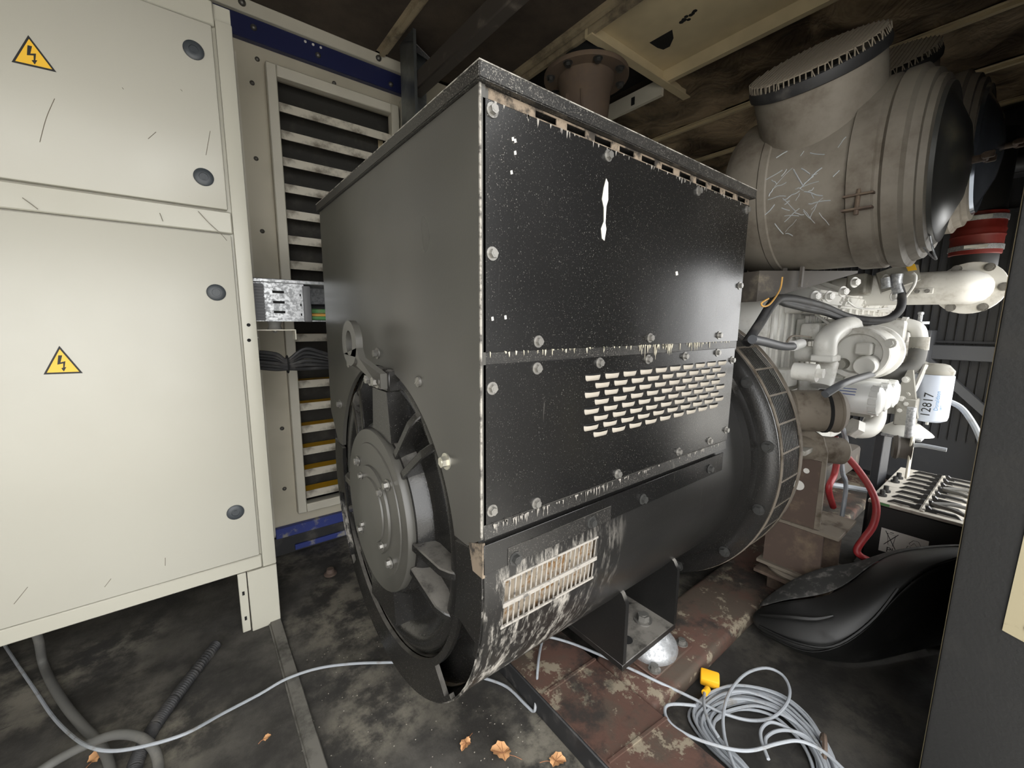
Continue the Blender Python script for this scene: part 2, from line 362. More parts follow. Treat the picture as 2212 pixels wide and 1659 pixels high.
# ceiling: separate lining panels between ribs along the width
ce = bpy.data.objects.new('ceiling', None); COL.objects.link(ce); struct(ce, 'roof with sooty lining panels between cream ribs')
B().box(-1.75, XE, -.1, WY+.1, CZ+.06, CZ+.09).obj('roof_skin', 'ceiling_foam', ce)
ribs = [-.45, .25, .935, 1.61, 2.325, 2.985, 3.62, 4.22]
for i, x in enumerate([-1.75]+ribs):
    x1 = (ribs+[XE])[i]
    mat = 'ceiling_foam' if x < 2.3 else 'ceiling_foil'
    if abs(x-1.61) < .01:
        continue
    q = B()
    if mat == 'ceiling_foil':
        nx, ny = 10, 30; a0, a1 = x+.02, x1-.02
        grid = [[q.bm.verts.new((a0+(a1-a0)*u/nx, -.08+(WY+.06)*v/ny, CZ+.012 - .03*sin(pi*u/nx)*(.6+.5*sin(v*.9+x*3))*(1 if 0 < u < nx else 0) + random.uniform(-.006, .006))) for v in range(ny+1)] for u in range(nx+1)]
        for u in range(nx):
            for v in range(ny): q.bm.faces.new((grid[u][v], grid[u+1][v], grid[u+1][v+1], grid[u][v+1]))
        q.obj('lining_panel', mat, ce, ang=80)
    else:
        q.box(x+.02, x1-.02, -.08, WY-.02, CZ, CZ+.03, .01); q.obj('lining_panel', mat, ce)
for x in ribs:
    q = B(); q.box(x-.012, x+.012, -.08, WY-.06, CZ-.018, CZ+.0); q.box(x-.03, x+.03, -.08, WY-.06, CZ, CZ+.004)
    q.obj('rib', 'roof_cream' if x > 2.9 else 'rib_brown', ce)
# bay above the alternator: open dark hatch at the back, bare cream sheet in front
B().box(1.63, 2.31, 1.58, WY-.06, CZ+.05, CZ+.058).obj('hatch_void', 'void', ce)
q = B(); q.box(1.64, 2.31, -.08, 1.52, CZ+.02, CZ+.03); q.obj('bare_sheet', 'roof_cream', ce, label='bare cream roof sheet with soot marks')
q = B(); q.box(1.632, 1.652, -.08, 2.2, CZ-.045, CZ+.02); q.obj('hatch_edge', 'rib_brown', ce)
q = B(); q.box(1.63, 2.52, 1.52, 1.535, CZ-.045, CZ+.03); q.box(1.63, 2.52, 1.49, 1.535, CZ-.052, CZ-.045); q.obj('hatch_edge', 'roof_cream', ce)
q = B(); q.box(2.27, 2.30, -.08, 1.52, CZ-.045, CZ+.02); q.box(2.30, 2.335, -.08, 1.52, CZ-.025, CZ-.02); q.obj('hatch_edge', 'roof_cream', ce)
q = B(); q.box(2.29, 2.315, 1.54, WY-.06, CZ-.09, CZ); q.obj('hatch_edge', 'frame_cream', ce)
q = B(); q.box(2.283, 2.289, 1.72, 1.745, CZ-.075, CZ-.03, .002); q.obj('slot', 'void', ce)
vd = [az(p[0], p[1], CZ+.0195) for p in ((1403, 92), (1452, 64), (1455, 82), (1447, 100), (1433, 107), (1420, 103))]
B().poly3(vd, (0, 0, -.001)).obj('hatch_hole', 'void', ce)
for i in range(16):
    t = i/15; p = az(1476+random.uniform(-6, 6)+t*42, 46-t*42+random.uniform(-5, 5), CZ+.019)
    if i < 9: B().lathe([(.0001, 0), (random.uniform(.006, .014), .0006)], p, (0, 0, -1), 7).obj('soot_mark', 'void', ce)
# dark roof beam and galvanised post
bd = thing('roof_beam', 'dark steel roof beam running over the alternator', 'beam', (1.03, 2.1, 2.4))
B().bar((1.03, 2.14, 2.44), (1.12, .2, 2.50), .06, .085, bev=.006).obj('beam', 'beam_dark', bd)
bolts(bd, [ (1.03, 1.2, 2.40) ], (0, 0, -1), 'bolt_black')
po = thing('roof_post', 'tall black and galvanised sheet post standing beside the louvre', 'post', (1.02, 2.14, 0))
q = B(); q.box(.985, 1.0, 2.06, 2.22, 0, 2.66); q.box(1.0, 1.12, 2.2, 2.22, 0, 2.66); q.obj('channel', 'gal_post', po)
B().poly3([(.985, 2.06, 2.60), (1.14, 2.10, 2.56), (1.14, 2.22, 2.66), (.985, 2.2, 2.66)], (0, 0, .004)).obj('gusset', 'galv', po)
B().box(1.05, 1.09, WY-.03, WY-.001, .4, 2.48, .003).obj('strap', 'frame_cream', wf)
# open near door, lined with black foam, standing square to the wall
dr = bpy.data.objects.new('door_1', None); COL.objects.link(dr); struct(dr, 'open container door lined with black acoustic foam')
B().box(1.405, 1.435, -1.15, .062, .03, 2.38).obj('door_leaf', 'roof_cream', dr)
q = B(); q.box(1.388, 1.405, -1.13, .060, .05, 2.36, .006, 2); q.obj('foam_lining', 'foam_black', dr)
q = B(); q.poly3([(1.387, -.024, .575), (1.387, -.12, .55), (1.387, -.12, 1.0), (1.387, -.03, 1.0)], (-.003, 0, 0)); q.obj('latch_plate', 'latch', dr, label='cream latch plate')
B().lathe([(.0001, 0), (.010, .001)], (1.3835, -.062, .60), (-1, 0, 0), 12).obj('keyhole', 'void', dr)
# ================================================================== CONTROL CABINET
YC = 1.836
cb = thing('control_cabinet', 'tall cream steel control cabinet with two doors and hazard signs', 'cabinet', (-.35, 2.0, 0))
B().box(-1.25, .205, YC+.012, 2.34, .262, 2.30).obj('body', 'cabinet', cb)
q = B(); q.box(.158, .206, YC-.006, YC+.03, .262, 2.245, .004, 2); q.obj('corner_post', 'cabinet', cb)
B().box(-1.25, .1565, YC-.004, YC+.02, .262, .316, .004).obj('bottom_rail', 'cabinet', cb)
B().box(-1.25, .1565, YC-.004, YC+.02, 1.556, 1.630, .004).obj('middle_panel', 'cabinet', cb)
B().box(-1.25, .1565, YC-.004, YC+.02, 2.224, 2.30, .004).obj('top_rail', 'cabinet', cb)
B().box(-1.25, .150, YC-.012, YC+.02, .321, 1.5505, .005, 2).obj('door', 'cabinet_door', cb)
D2 = B().box(-1.25, .147, YC-.012, YC+.02, 1.635, 2.2195, .005, 2).obj('door', 'cabinet_door', cb)
q = B(); q.box(.103, .205, YC-.008, YC+.02, 0, .259, .002); q.box(.201, .205, YC+.02, YC+.3, 0, .259); q.obj('plinth', 'cabinet', cb)
q = B(); q.box(.071, .1, YC+.006, YC+.02, 0, .255, .002); q.obj('plinth_flange', 'cabinet', cb)
for z in (.06, .17): B().box(.081, .089, YC+.0045, YC+.006, z-.008, z+.008).obj('slot', 'void', cb)
lk = B(); lk.lathe([(.028, 0), (.0285, .003), (.024, .0065), (.013, .007), (.0125, .004), (.0001, .004)], (0, 0, 0), (0, 0, 1), 28); lk.box(-.004, .004, -.008, .008, .004, .0062); LOCK = lk.mesh('lock', 'lock')
for (x, z) in ((.092, 2.123), (.086, 1.731), (.090, 1.347), (.084, .522)):
    link('lock', LOCK, cb, orient((x, YC-.0125, z), (0, -1, 0), 0))
for p in ((537, 702), (538, 735)):
    c = ay(*p, YC-.0065); B().lathe([(.0001, 0), (.0065, .0002)], c, (0, -1, 0), 12).obj('hole', 'void', cb)
def sign(parent, tri):
    P = [ay(*p, YC-.0128) for p in tri]; c = sum(P, Vector())/3
    d = B().poly3(P, (0, -.0006, 0)).obj('hazard_sign', 'black_ink', parent, label='yellow triangular high voltage sign')
    B().poly3([c+(p-c)*.82+Vector((0, -.0007, 0)) for p in P], (0, -.0004, 0)).obj('sign_face', 'sign_yellow', d)
    top = max(P, key=lambda p: p.z); bl = min((p for p in P if p != top), key=lambda p: p.x); br = [p for p in P if p not in (top, bl)][0]
    ex = (br-bl); ez = top-(bl+br)/2
    def uv(u, v): return c + ex*u + ez*v + Vector((0, -.0012, 0))
    z = [(-.06, .33), (.04, .33), (-.03, .08), (.10, .12), (.055, -.10), (.10, -.09), (.02, -.25), (-.035, -.13), (.015, -.11), (.035, .04), (-.12, .0)]
    B().poly3([uv(*q) for q in z], (0, -.0003, 0)).obj('lightning_bolt', 'black_ink', d)
sign(cb, ((25, 134), (61, 76), (122, 156)))
sign(cb, ((94, 809), (128, 747), (179, 806)))
# scuffs on the cabinet front: thin scratches
for pl in (((118, 213), (100, 255), (86, 307)), ((337, 285), (320, 300)), ((454, 283), (445, 335)), ((48, 427), (62, 437), (82, 452)), ((428, 456), (450, 480), (478, 506), (490, 520)), ((345, 460), (352, 478)), ((60, 1268), (30, 1305)), ((240, 1250), (226, 1268)), ((357, 1205), (357, 1222)), ((390, 193), (394, 197)), ((264, 189), (267, 193))):
    B().tube([ay(*p, YC-.0122) for p in pl], .0009, 4).obj('scratch', 'scuff', cb)
# ================================================================== CABLE TRAY, BRACKET, CABLE BUNDLE beside the cabinet
ct = thing('cable_tray', 'galvanised perforated cable tray leaving the cabinet side', 'cable tray', (.35, 1.98, 1.25))
q = B(); q.box(.207, .70, 1.95, 2.16, 1.247, 1.252); q.box(.207, .40, 1.948, 1.952, 1.247, 1.402); q.box(.207, .70, 2.158, 2.162, 1.247, 1.402); q.obj('tray', 'galv', ct)
B().box(.207, .70, 1.94, 2.16, 1.402, 1.418, .003).obj('lid', 'galv', ct)
for z in (1.285, 1.325, 1.366):
    B().box(.283, .325, 1.9465, 1.948, z-.005, z+.005, .0007).obj('slot', 'void', ct); B().box(.383, .388, 1.9465, 1.948, z-.014, z-.004).obj('slot', 'void', ct)
q = B(); q.box(.395, .425, 1.938, 1.956, 1.245, 1.396, .005, 2); q.obj('edge_guard', 'edge_trim', ct)
q = B()
for k in range(12): q.box(.213, .252, 1.936, 1.948, 1.253+.0118*k, 1.262+.0118*k)
q.box(.209, .25, 1.94, 1.95, 1.25, 1.396); q.obj('edge_guard', 'edge_trim', ct)
for (z, m, lab, r) in ((1.29, 'wire_green', 'green and yellow earth cable in tray', .014), (1.272, 'wire_amber', 'amber striped cable in tray', .012), (1.262, 'wire_green', 'dull green cable at tray bottom', .009)):
    tag(B().tube([(.26, 1.985+z-1.26, z), (.45, 1.98+z-1.26, z), (.75, 1.98+z-1.26, z)], r, 8).obj('earth_cable', m), lab, 'cable', 'cables in the tray')
for i in range(3):
    tag(B().tube([(.26, 2.04+.035*i, 1.30), (.75, 2.04+.035*i, 1.30+.008*i)], .02, 8).obj('power_cable', 'rubber'), ('nearest', 'middle', 'rearmost')[i]+' of three thick black power cables in the galvanised tray', 'cable', 'black cables in the tray')
br = thing('tray_bracket', 'cream folded bracket with rubber mount under the cable tray', 'bracket', (.28, 1.96, 1.1))
q = B(); q.box(.209, .357, 1.93, 1.995, 1.210, 1.214); q.box(.353, .357, 1.93, 1.995, 1.172, 1.212); q.box(.207, .212, 1.93, 1.995, 1.10, 1.214); q.obj('plate', 'frame_cream', br)
B().lathe([(.03, 0), (.026, .004), (.022, .016), (.026, .028), (.03, .033)], (.285, 1.962, 1.214), (0, 0, 1), 20, cap=True).obj('rubber_mount', 'rubber_grey', br)
bolts(br, [(.285, 1.962, 1.209)], (0, 0, -1)); bolts(br, [(.2135, 1.96, 1.18), (.2135, 1.96, 1.13)], (1, 0, 0), 'bolt_steel', .8)
for i in range(6):
    z = 1.108-.0125*i; y = 2.03+.012*(i % 3); bow = (.018, .012, .006, .002, -.004, -.012)[i]
    tag(B().tube([(.208, y, z+.012-(i*.001)), (.29, y, z-.004+(i-2.5)*-.001), (.335, 2.035, 1.078-.0075*i), (.41, y, z+bow), (.52, y, z-.012), (.7, y+.02, z-.02)], .0085, 8).obj('black_cable', 'rubber'), ('topmost', 'second', 'third', 'fourth', 'fifth', 'lowest')[i]+' black cable of the tied bundle below the cream bracket', 'cable', 'tied black cable bundle')
tag(B().tube([(.333, 2.018, 1.09), (.333, 2.05, 1.09), (.333, 2.055, 1.03), (.333, 2.015, 1.03)], .003, 6, closed=True).obj('cable_tie', 'void'), 'black tie around the cable bundle by the louvre', 'cable tie')
# ================================================================== ALTERNATOR
AY, AZ, AR = 1.15, .705, .52
X0, X1, Y0, Y1 = .42, 1.46, .632, 1.70
al = thing('alternator', 'large black dusty alternator with terminal box and lifting eye', 'alternator', (1.0, AY, .15))
def circ(r, phi, x): return Vector((x, AY - r*sin(phi), AZ + r*cos(phi)))     # phi from the top toward the near side
# end plate with arch
pts = [(Y0, .825), (Y0, 1.648), (Y1, 1.648), (Y1, .90), (1.625, .80), (1.60, .79)]
a0 = math.acos((.79-AZ)/.422)
for i in range(41):
    ph = -a0 + 2*a0*i/40; c = circ(.422, ph, 0); pts.append((c.y, c.z))
pts += [(.683, .79)]
B().prism(pts, 'x', X0, X0+.012).obj('end_plate', 'alt_end', al, ang=30)
B().box(X0+.012, X0+.02, Y0+.003, Y0+.03, .83, 1.645).obj('end_flange', 'alt_end', al)
# housing walls of terminal box
q = B(); q.box(X0+.012, X1, Y0+.012, Y0+.016, .815, 1.628); q.box(X0+.012, X1, Y1-.006, Y1, .88, 1.648); q.box(X1-.01, X1, Y0+.006, Y1-.006, .86, 1.648); q.box(X0+.012, X1-.01, Y0+.016, Y1-.006, 1.60, 1.606)
q.obj('box_body', 'alt_side', al)
# slotted strip beneath lid: mullions between the slots
q = B(); q.box(X0+.012, X1, Y0+.004, Y0+.006, 1.626, 1.632); q.box(X0+.012, X1, Y0+.004, Y0+.006, 1.6445, 1.648)
xs = X0+.012
for k in range(11):
    a = .548+.0835*k; e = min(a+.055, X1)
    q.box(xs, a, Y0+.0035, Y0+.006, 1.630, 1.646); xs = e
if xs < X1: q.box(xs, X1, Y0+.0035, Y0+.006, 1.63, 1.646)
q.obj('vent_strip', 'slot_dust', al)
B().box(X0+.02, X1, Y0+.03, Y0+.034, 1.606, 1.648).obj('strip_back', 'void', al)
q = B(); q.prism([(X0-.008, Y0-.012), (X1+.016, Y0-.012), (X1+.016, Y1+.012), (X0-.008, Y1+.012)], 'z', 1.649, 1.676); bmesh.ops.bevel(q.bm, geom=q.bm.edges[:], offset=.002, segments=2, affect='EDGES')
q.obj('lid', 'alt_lid', al)
P1 = B().box(X0+.006, X1, Y0, Y0+.004, 1.194, 1.628, .0008).obj('upper_panel', 'alt_side', al)
B().box(X0+.008, X1-.004, Y0+.001, Y0+.011, 1.166, 1.194).obj('middle_strip', 'alt_lid', al)
P2 = B().box(X0+.006, X1-.014, Y0, Y0+.004, .852, 1.172, .0008).obj('lower_panel', 'alt_side', al)
q = B(); q.poly3([(X0+.006, Y0, .851), (X1-.024, Y0, .851), (X1-.024, Y0-.004, .824), (X0+.006, Y0-.004, .824)], (0, .004, 0)); q.obj('lower_lip', 'alt_lid', al)
bolts(al, [(x, Y0, z) for x, z in ((.446, 1.612), (.756, 1.612), (1.14, 1.612), (1.442, 1.612), (.446, 1.373), (1.438, 1.375), (.561, 1.212), (.951, 1.213), (1.325, 1.215), (.559, 1.157), (.754, 1.158), (.948, 1.157), (1.13, 1.157), (1.324, 1.16), (.446, 1.126), (1.43, 1.131), (.446, .88), (.563, .863), (.842, .866), (1.131, .87), (1.318, .871), (1.43, .89))], (0, -1, 0))
# pressed louvres of the lower panel
lv = B()
rows = []
for j in range(5):
    t = j/4*pi/2; d = .0085*cos(t); hw = .026-.006*(1-cos(t)) ; z = -.0135*sin(t)
    rows.append([lv.bm.verts.new((hw*(-1+2*i/8), -d*(1-((i-4)/4)**4)-.0002, z)) for i in range(9)])
for A, C in zip(rows, rows[1:]):
    for i in range(8): lv.bm.faces.new((A[i], A[i+1], C[i+1], C[i]))
LV = lv.mesh('louvre', 'dust_tan', 60)
lo = B(); lo.box(-.0262, .0262, -.0006, .0, -.001, .0022); LO = lo.mesh('louvre_gap', 'void')
for r in range(8):
    z = 1.131-.0198*r; ev = r % 2
    for c in range(10-ev*1):
        x = .733+.0699*c+.035*ev
        o = link('louvre', LV, al, Matrix.Translation((x, Y0, z)))
        link('slit', LO, o, Matrix.Translation((x, Y0, z+.0005)))
q = B(); q.box(X0-.0008, X0+.0030, Y0-.0012, Y0+.0022, .83, 1.648); q.obj('worn_corner', 'edge_worn', al)
q = B(); q.box(X0-.0085, X1+.0165, Y0-.0126, Y0-.0105, 1.6745, 1.6765); q.box(X0-.0086, X0-.0065, Y0-.0105, Y1+.012, 1.6745, 1.6765); q.obj('worn_lid_edge', 'edge_worn', al)
def drips(name, specs, mat):
    q = B()
    for (x0_, x1_, z_, n_, l0, l1, yy) in specs:
        for _ in range(n_):
            x = random.uniform(x0_, x1_); L = random.uniform(l0, l1)*random.random()**.5; w_ = random.uniform(.0008, .0028); t_ = random.uniform(-.0008, .0008)
            q.poly3([(x-w_, yy, z_+random.uniform(-.002, .002)), (x+w_, yy, z_), (x+w_*.6+t_, yy, z_-L*.7), (x+t_, yy, z_-L), (x-w_*.5+t_, yy, z_-L*.6)], (0, -.0004, 0))
    o = q.obj(name, mat, al); o['kind'] = 'stuff'; return o
drips('drip_stains', [(.86, 1.06, 1.1945, 40, .01, .045, Y0-.0002), (.44, 1.42, 1.1945, 55, .004, .016, Y0-.0002), (1.1, 1.3, 1.1945, 20, .006, .03, Y0-.0002)], 'stain_pale')
drips('drip_stains', [(.44, .80, .851, 45, .008, .03, Y0-.0043), (.44, 1.40, .8515, 60, .003, .014, Y0-.0043)], 'grille_dust')
drips('drip_stains', [(.44, 1.40, 1.628, 60, .004, .018, Y0-.0002)], 'grille_dust')
# droppings and paint flecks on the panel
def splat(parent, pts, y, mat='droppings', th=.0012): B().poly3([ay(*p, y) for p in pts], (0, -th, 0)).obj('dried_splash', mat, parent)
splat(P1, ((1309, 386), (1313, 395), (1313, 432), (1309, 446), (1307, 482), (1309, 495), (1305, 520), (1300, 515), (1298, 494), (1304, 478), (1304, 448), (1300, 430), (1304, 405)), Y0-.0002)
for c in ((1107, 300), (1112, 304), (1112, 330), (1461, 590), (1091, 685), (1063, 688), (1104, 372)):
    splat(P1, ((c[0]-2, c[1]-3), (c[0]+2, c[1]-4), (c[0]+3, c[1]+4), (c[0]-1, c[1]+5)), Y0-.0002)
# cylindrical shell with the intake window
SX1 = 1.64
gx0, gx1, gz0, gz1 = .478, .768, .600, .716
pa, pb = math.acos((gz1-AZ)/AR), math.acos((gz0-AZ)/AR)
phs = sorted(set([rad(a) for a in range(60, 361, 5)] + [pa, (pa+pb)/2, pb] + [rad(a) for a in range(0, 1)]))
phs = [p for p in phs if p >= rad(60) and p <= rad(300)]
xsn = [X0, gx0, gx1, 1.0, 1.3, SX1]
q = B(); G = [[q.bm.verts.new(circ(AR, p, x)) for x in xsn] for p in phs]
for i in range(len(phs)-1):
    for j in range(len(xsn)-1):
        mid = (phs[i]+phs[i+1])/2
        if j == 1 and pa-1e-4 < mid < pb+1e-4: continue
        q.bm.faces.new((G[i][j], G[i][j+1], G[i+1][j+1], G[i+1][j]))
# rear crown of the shell behind the terminal box
ph2 = [rad(a) for a in range(-60, 61, 5)]
G2 = [[q.bm.verts.new(circ(AR, p, x)) for x in (1.44, SX1)] for p in ph2]
for i in range(len(ph2)-1): q.bm.faces.new((G2[i][0], G2[i][1], G2[i+1][1], G2[i+1][0]))
shell = q.obj('shell', 'alt_shell', al, ang=50)
q = B(); q.lathe([(.505, X0+.045), (.505, .90)], (0, AY, AZ), (1, 0, 0), 48); q.obj('stator_coil', 'stator', al)
pm = (pa+pb)/2
for k in range(20):
    x = gx0 + (gx1-gx0)*k/19
    q = B(); q.bar(circ(AR-.001, pa, x), circ(AR-.001, pb, x), .003, .003, up=(0, -1, 0)); q.obj('grille_bar', 'grille_dust', shell)
q = B()
for p_, wd in ((pa, .005), (pm, .010), (pb, .005)): q.bar(circ(AR, p_, gx0-.004), circ(AR, p_, gx1+.004), .004, wd, up=(0, 0, 1))
q.obj('grille_rail', 'grille_dust', shell)
# tangent side skirt
q = B(); q.box(X0+.002, 1.41, Y0-.008, Y0-.003, .752, .815, .001); q.obj('skirt', 'alt_side', al)
B().box(X0+.06, .81, Y0-.0095, Y0-.008, .752, .79).obj('skirt_patch', 'alt_lid', al)
bolts(al, [(x, Y0-.009, z) for x, z in ((.499, .762), (.736, .770), (.947, .772), (1.317, .778))], (0, -1, 0), 'bolt_black', 1.2)
q = B(); q.poly3([(X0-.001, Y0-.006, .745), (X0-.001, Y0-.006, .82), (X0-.001, Y0+.045, .80), (X0-.001, Y0+.03, .745)], (.006, 0, 0)); q.obj('corner_tab', 'slot_dust', al)
# lower end ring with windows
q = B(); rr = [.421, .44, .508, .52]; phs2 = [rad(a) for a in range(80, 281, 4)]
G = [[q.bm.verts.new(circ(r, p, X0+.004)) for r in rr] for p in phs2]
for i in range(len(phs2)-1):
    md = math.degrees((phs2[i]+phs2[i+1])/2)
    for j in range(3):
        if j == 1 and (104 < md < 138 or 222 < md < 256): continue
        if j == 2 and (108 < md < 134 or 226 < md < 252): continue
        q.bm.faces.new((G[i][j], G[i][j+1], G[i+1][j+1], G[i+1][j]))
q.bm.normal_update(); bmesh.ops.solidify(q.bm, geom=q.bm.faces[:], thickness=-.012 if q.bm.faces[:][0].normal.x < 0 else .012)
mn = min(v.co.x for v in q.bm.verts)
for v in q.bm.verts: v.co.x += X0-mn
q.obj('end_ring', 'alt_bell', al)
q = B(); q.lathe([(.519, X0+.004), (.524, X0+.004), (.524, X0+.014), (.519, X0+.014)], (0, AY, AZ), (1, 0, 0), 96, rad(0), rad(360)); 
bmesh.ops.delete(q.bm, geom=[v for v in q.bm.verts if v.co.z > .80], context='VERTS'); q.obj('end_rim', 'alt_shell', al)
q = B(); q.lathe([(.421, X0+.016), (.421, X0+.08)], (0, AY, AZ), (1, 0, 0), 80); q.lathe([(.508, X0+.06), (.421, X0+.06)], (0, AY, AZ), (1, 0, 0), 80)
q.obj('recess_wall', 'alt_bell', al)
# dished bell with shoulder, hub and ribs
q = B(); q.lathe([(.421, .485), (.420, .456), (.412, .437), (.398, .429), (.382, .429), (.368, .438), (.357, .452), (.335, .458), (.275, .457), (.260, .451), (.252, .425), (.244, .412), (.236, .410)], (0, AY, AZ), (1, 0, 0), 96); q.obj('bell', 'alt_bell', al)
q = B(); q.lathe([(.238, .41), (.238, .393), (.235, .389), (.196, .389), (.194, .386), (.130, .386), (.128, .380), (.096, .380), (.094, .376), (.0001, .376)], (0, AY, AZ), (1, 0, 0), 72); q.obj('bearing_cover', 'alt_end', al, label='round stepped bearing cover')
bolts(al, [(.385, AY+.165*cos(a), AZ+.165*sin(a)) for a in (rad(43), rad(137), rad(223), rad(317))], (-1, 0, 0), 'bolt_steel', 1.25)
bolts(al, [(.3795, AY+.112*cos(a), AZ+.112*sin(a)) for a in (rad(45), rad(135), rad(225), rad(315))], (-1, 0, 0), 'bolt_steel', .95)
for deg in (36, 50, 94, 112, -25, -40, -94, -112):
    p = rad(deg); t = Vector((0, -cos(p), -sin(p))); wd = .011
    prof = [(.238, .397), (.362, .408), (.388, .420), (.418, .446), (.418, .462), (.238, .462)]
    q = B(); A = [q.bm.verts.new(circ(r, p, x)+t*wd) for r, x in prof]; C = [q.bm.verts.new(circ(r, p, x)-t*wd) for r, x in prof]
    q.bm.faces.new(A); q.bm.faces.new(C[::-1])
    for i in range(6): j = (i+1) % 6; q.bm.faces.new((A[i], C[i], C[j], A[j]))
    bmesh.ops.bevel(q.bm, geom=q.bm.edges[:], offset=.003, segments=1, affect='EDGES')
    q.obj('rib', 'alt_bell', al)
q = B(); q.poly3([(.398, AY+.01, .94), (.398, AY-.125, .93), (.398, AY-.105, 1.065), (.398, AY-.0, 1.065)], (.09, 0, 0)); q.obj('top_pad', 'alt_bell', al)
q = B(); q.box(.400, .47, AY-.11, AY+.012, 1.063, 1.125, .006); q.obj('eye_boss', 'alt_bell', al)
q = B(); q.poly3([(.402, AY+.085, .50), (.402, AY-.085, .50), (.402, AY-.10, .375), (.402, AY+.10, .37)], (.09, 0, 0)); q.obj('bottom_pad', 'alt_bell', al)
q = B(); q.box(.45, .49, AY-.01, AY+.01, .30, .37, .003); q.obj('bottom_web', 'alt_bell', al)
# lifting eye: cranked flat bar with ring
ey = B(); th = .018
def ring_pts(cy, cz, r, n=28): return [(cy + r*cos(2*pi*i/n), cz + r*sin(2*pi*i/n)) for i in range(n)]
R1, R2 = ring_pts(1.17, 1.19, .062), ring_pts(1.17, 1.19, .028)
for xo in (.345, .345+th):
    A = [ey.bm.verts.new((xo, y, z*1.0)) for y, z in R1]; C = [ey.bm.verts.new((xo, y, 1.19+(z-1.19)*1.25)) for y, z in R2]
    for i in range(28): j = (i+1) % 28; ey.bm.faces.new((A[i], A[j], C[j], C[i]))
    if xo == .345: F = (A, C)
    else:
        for i in range(28):
            j = (i+1) % 28; ey.bm.faces.new((F[0][i], F[0][j], A[j], A[i])); ey.bm.faces.new((F[1][i], F[1][j], C[j], C[i]))
ey.poly3([(.345, 1.222, 1.158), (.345, 1.108, 1.18), (.345, 1.09, 1.155), (.383, 1.045, 1.115), (.383, 1.045, 1.075), (.383, 1.13, 1.075), (.383, 1.14, 1.10), (.345, 1.20, 1.138)], (th, 0, 0))
ey.obj('lifting_eye', 'alt_end', al, ang=30)
bolts(al, [(.3825, 1.118, 1.094), (.3825, 1.066, 1.094)], (-1, 0, 0), 'bolt_steel', 1.5)
bolts(al, [(X0, 1.16, 1.16)], (-1, 0, 0), 'bolt_steel', 1.3)
bolts(al, [(X0, .766, .95)], (-1, 0, 0), 'bolt_bright', 1.5)
bolts(al, [(X0, 1.566, .947)], (-1, 0, 0), 'bolt_steel', 1.3)
sc = B(); sc.lathe([(.013, 0), (.013, .005), (.010, .007), (.0001, .007)], (0, 0, 0), (0, 0, 1), 18); sc.box(-.011, .011, -.0015, .0015, .007, .0074); SCREW = sc.mesh('screw', 'bolt_steel')
for p in ((X0, 1.429, 1.108), (X0, .894, 1.11)): link('screw', SCREW, al, orient(p, (-1, 0, 0), .5))
# foot bracket on the near side and its mirror
for sgn in (-1, 1):
    def fy(y): return y if sgn < 0 else 2*AY-y
    ft = bpy.data.objects.new('foot', None)
    q = B()
    q.box(1.0, 1.31, min(fy(.695), fy(1.0)), max(fy(.695), fy(1.0)), .15, .172, .002)
    f1 = q.obj('foot', 'alt_foot', al)
    for x in (1.0, 1.295):
        poly = [(fy(.695), .172), (fy(.695), .385), (fy(.712), .412), (fy(.745), .43), (fy(.92), .30), (fy(1.02), .172)]
        B().prism(poly, 'x', x, x+.016).obj('foot_web', 'alt_foot', f1)
    B().lathe([(.0001, 0), (.021, .0004)], (1.10, fy(.755), .1725), (0, 0, 1), 20).obj('hole', 'void', f1)
    link('bolt', BOLT['bolt_steel'], f1, orient((1.225, fy(.775), .172), (0, 0, 1), .3, 2.6))
    nm = thing('rubber_mount', 'domed metal vibration mount under the alternator near foot' if sgn < 0 else 'vibration mount under the alternator far foot', 'mount', (1.24, fy(.76), .07))
    B().lathe([(.09, .0), (.092, .012), (.086, .03), (.06, .055), (.04, .07)], (1.24, fy(.745), .08), (0, 0, 1), 32).obj('dome', 'galv', nm)
    q = B(); q.box(1.13, 1.37, min(fy(.655), fy(.84)), max(fy(.655), fy(.84)), .070, .08, .003); q.obj('base_plate', 'skid', nm)
    for (x, y) in ((1.158, .678), (1.342, .684)): link('bolt', BOLT['bolt_steel'], nm, orient((x, fy(y), .08), (0, 0, 1), .2, 1.7))
# drive end flange ring and vent band
FR = .622
q = B(); q.lathe([(.52, 1.60), (.545, 1.60), (.555, 1.632), (.585, 1.632), (.60, 1.64), (FR, 1.645), (FR, 1.665), (.60, 1.675)], (0, AY, AZ), (1, 0, 0), 96); q.obj('flange_ring', 'alt_bell', al)
bolts(al, [circ(.59, rad(a), 1.632) for a in range(8, 360, 24)], (-1, 0, 0), 'bolt_black', 1.7)
q = B(); q.lathe([(.60, 1.675), (.60, 1.86)], (0, AY, AZ), (1, 0, 0), 96); q.obj('band_core', 'void', al)
q = B(); q.lathe([(FR, 1.845), (FR+.004, 1.845), (FR+.004, 1.87), (FR, 1.87)], (0, AY, AZ), (1, 0, 0), 96); q.lathe([(FR, 1.66), (FR+.004, 1.66), (FR+.004, 1.672), (FR, 1.672)], (0, AY, AZ), (1, 0, 0), 96)
q.obj('band_edge', 'stand_brown', al)
mb = B(); mb.box(-.0035, .0035, -.004, .0, 1.67, 1.85)
me_b = B(); me_b.box(1.67, 1.85, -.0035, .0035, -.002, .002); MB_ = me_b.mesh('band_rib', 'stand_brown')
fin = B(); fin.box(1.672, 1.846, -.0012, .0012, -.002, .001); 
mul = B()
for k in range(12): x = 1.68+.0145*k; mul.box(x-.0016, x+.0016, -.052, .052, -.002, .0005)
FIN = mul.mesh('band_grille', 'alt_lid'); mb.bm.free(); fin.bm.free()
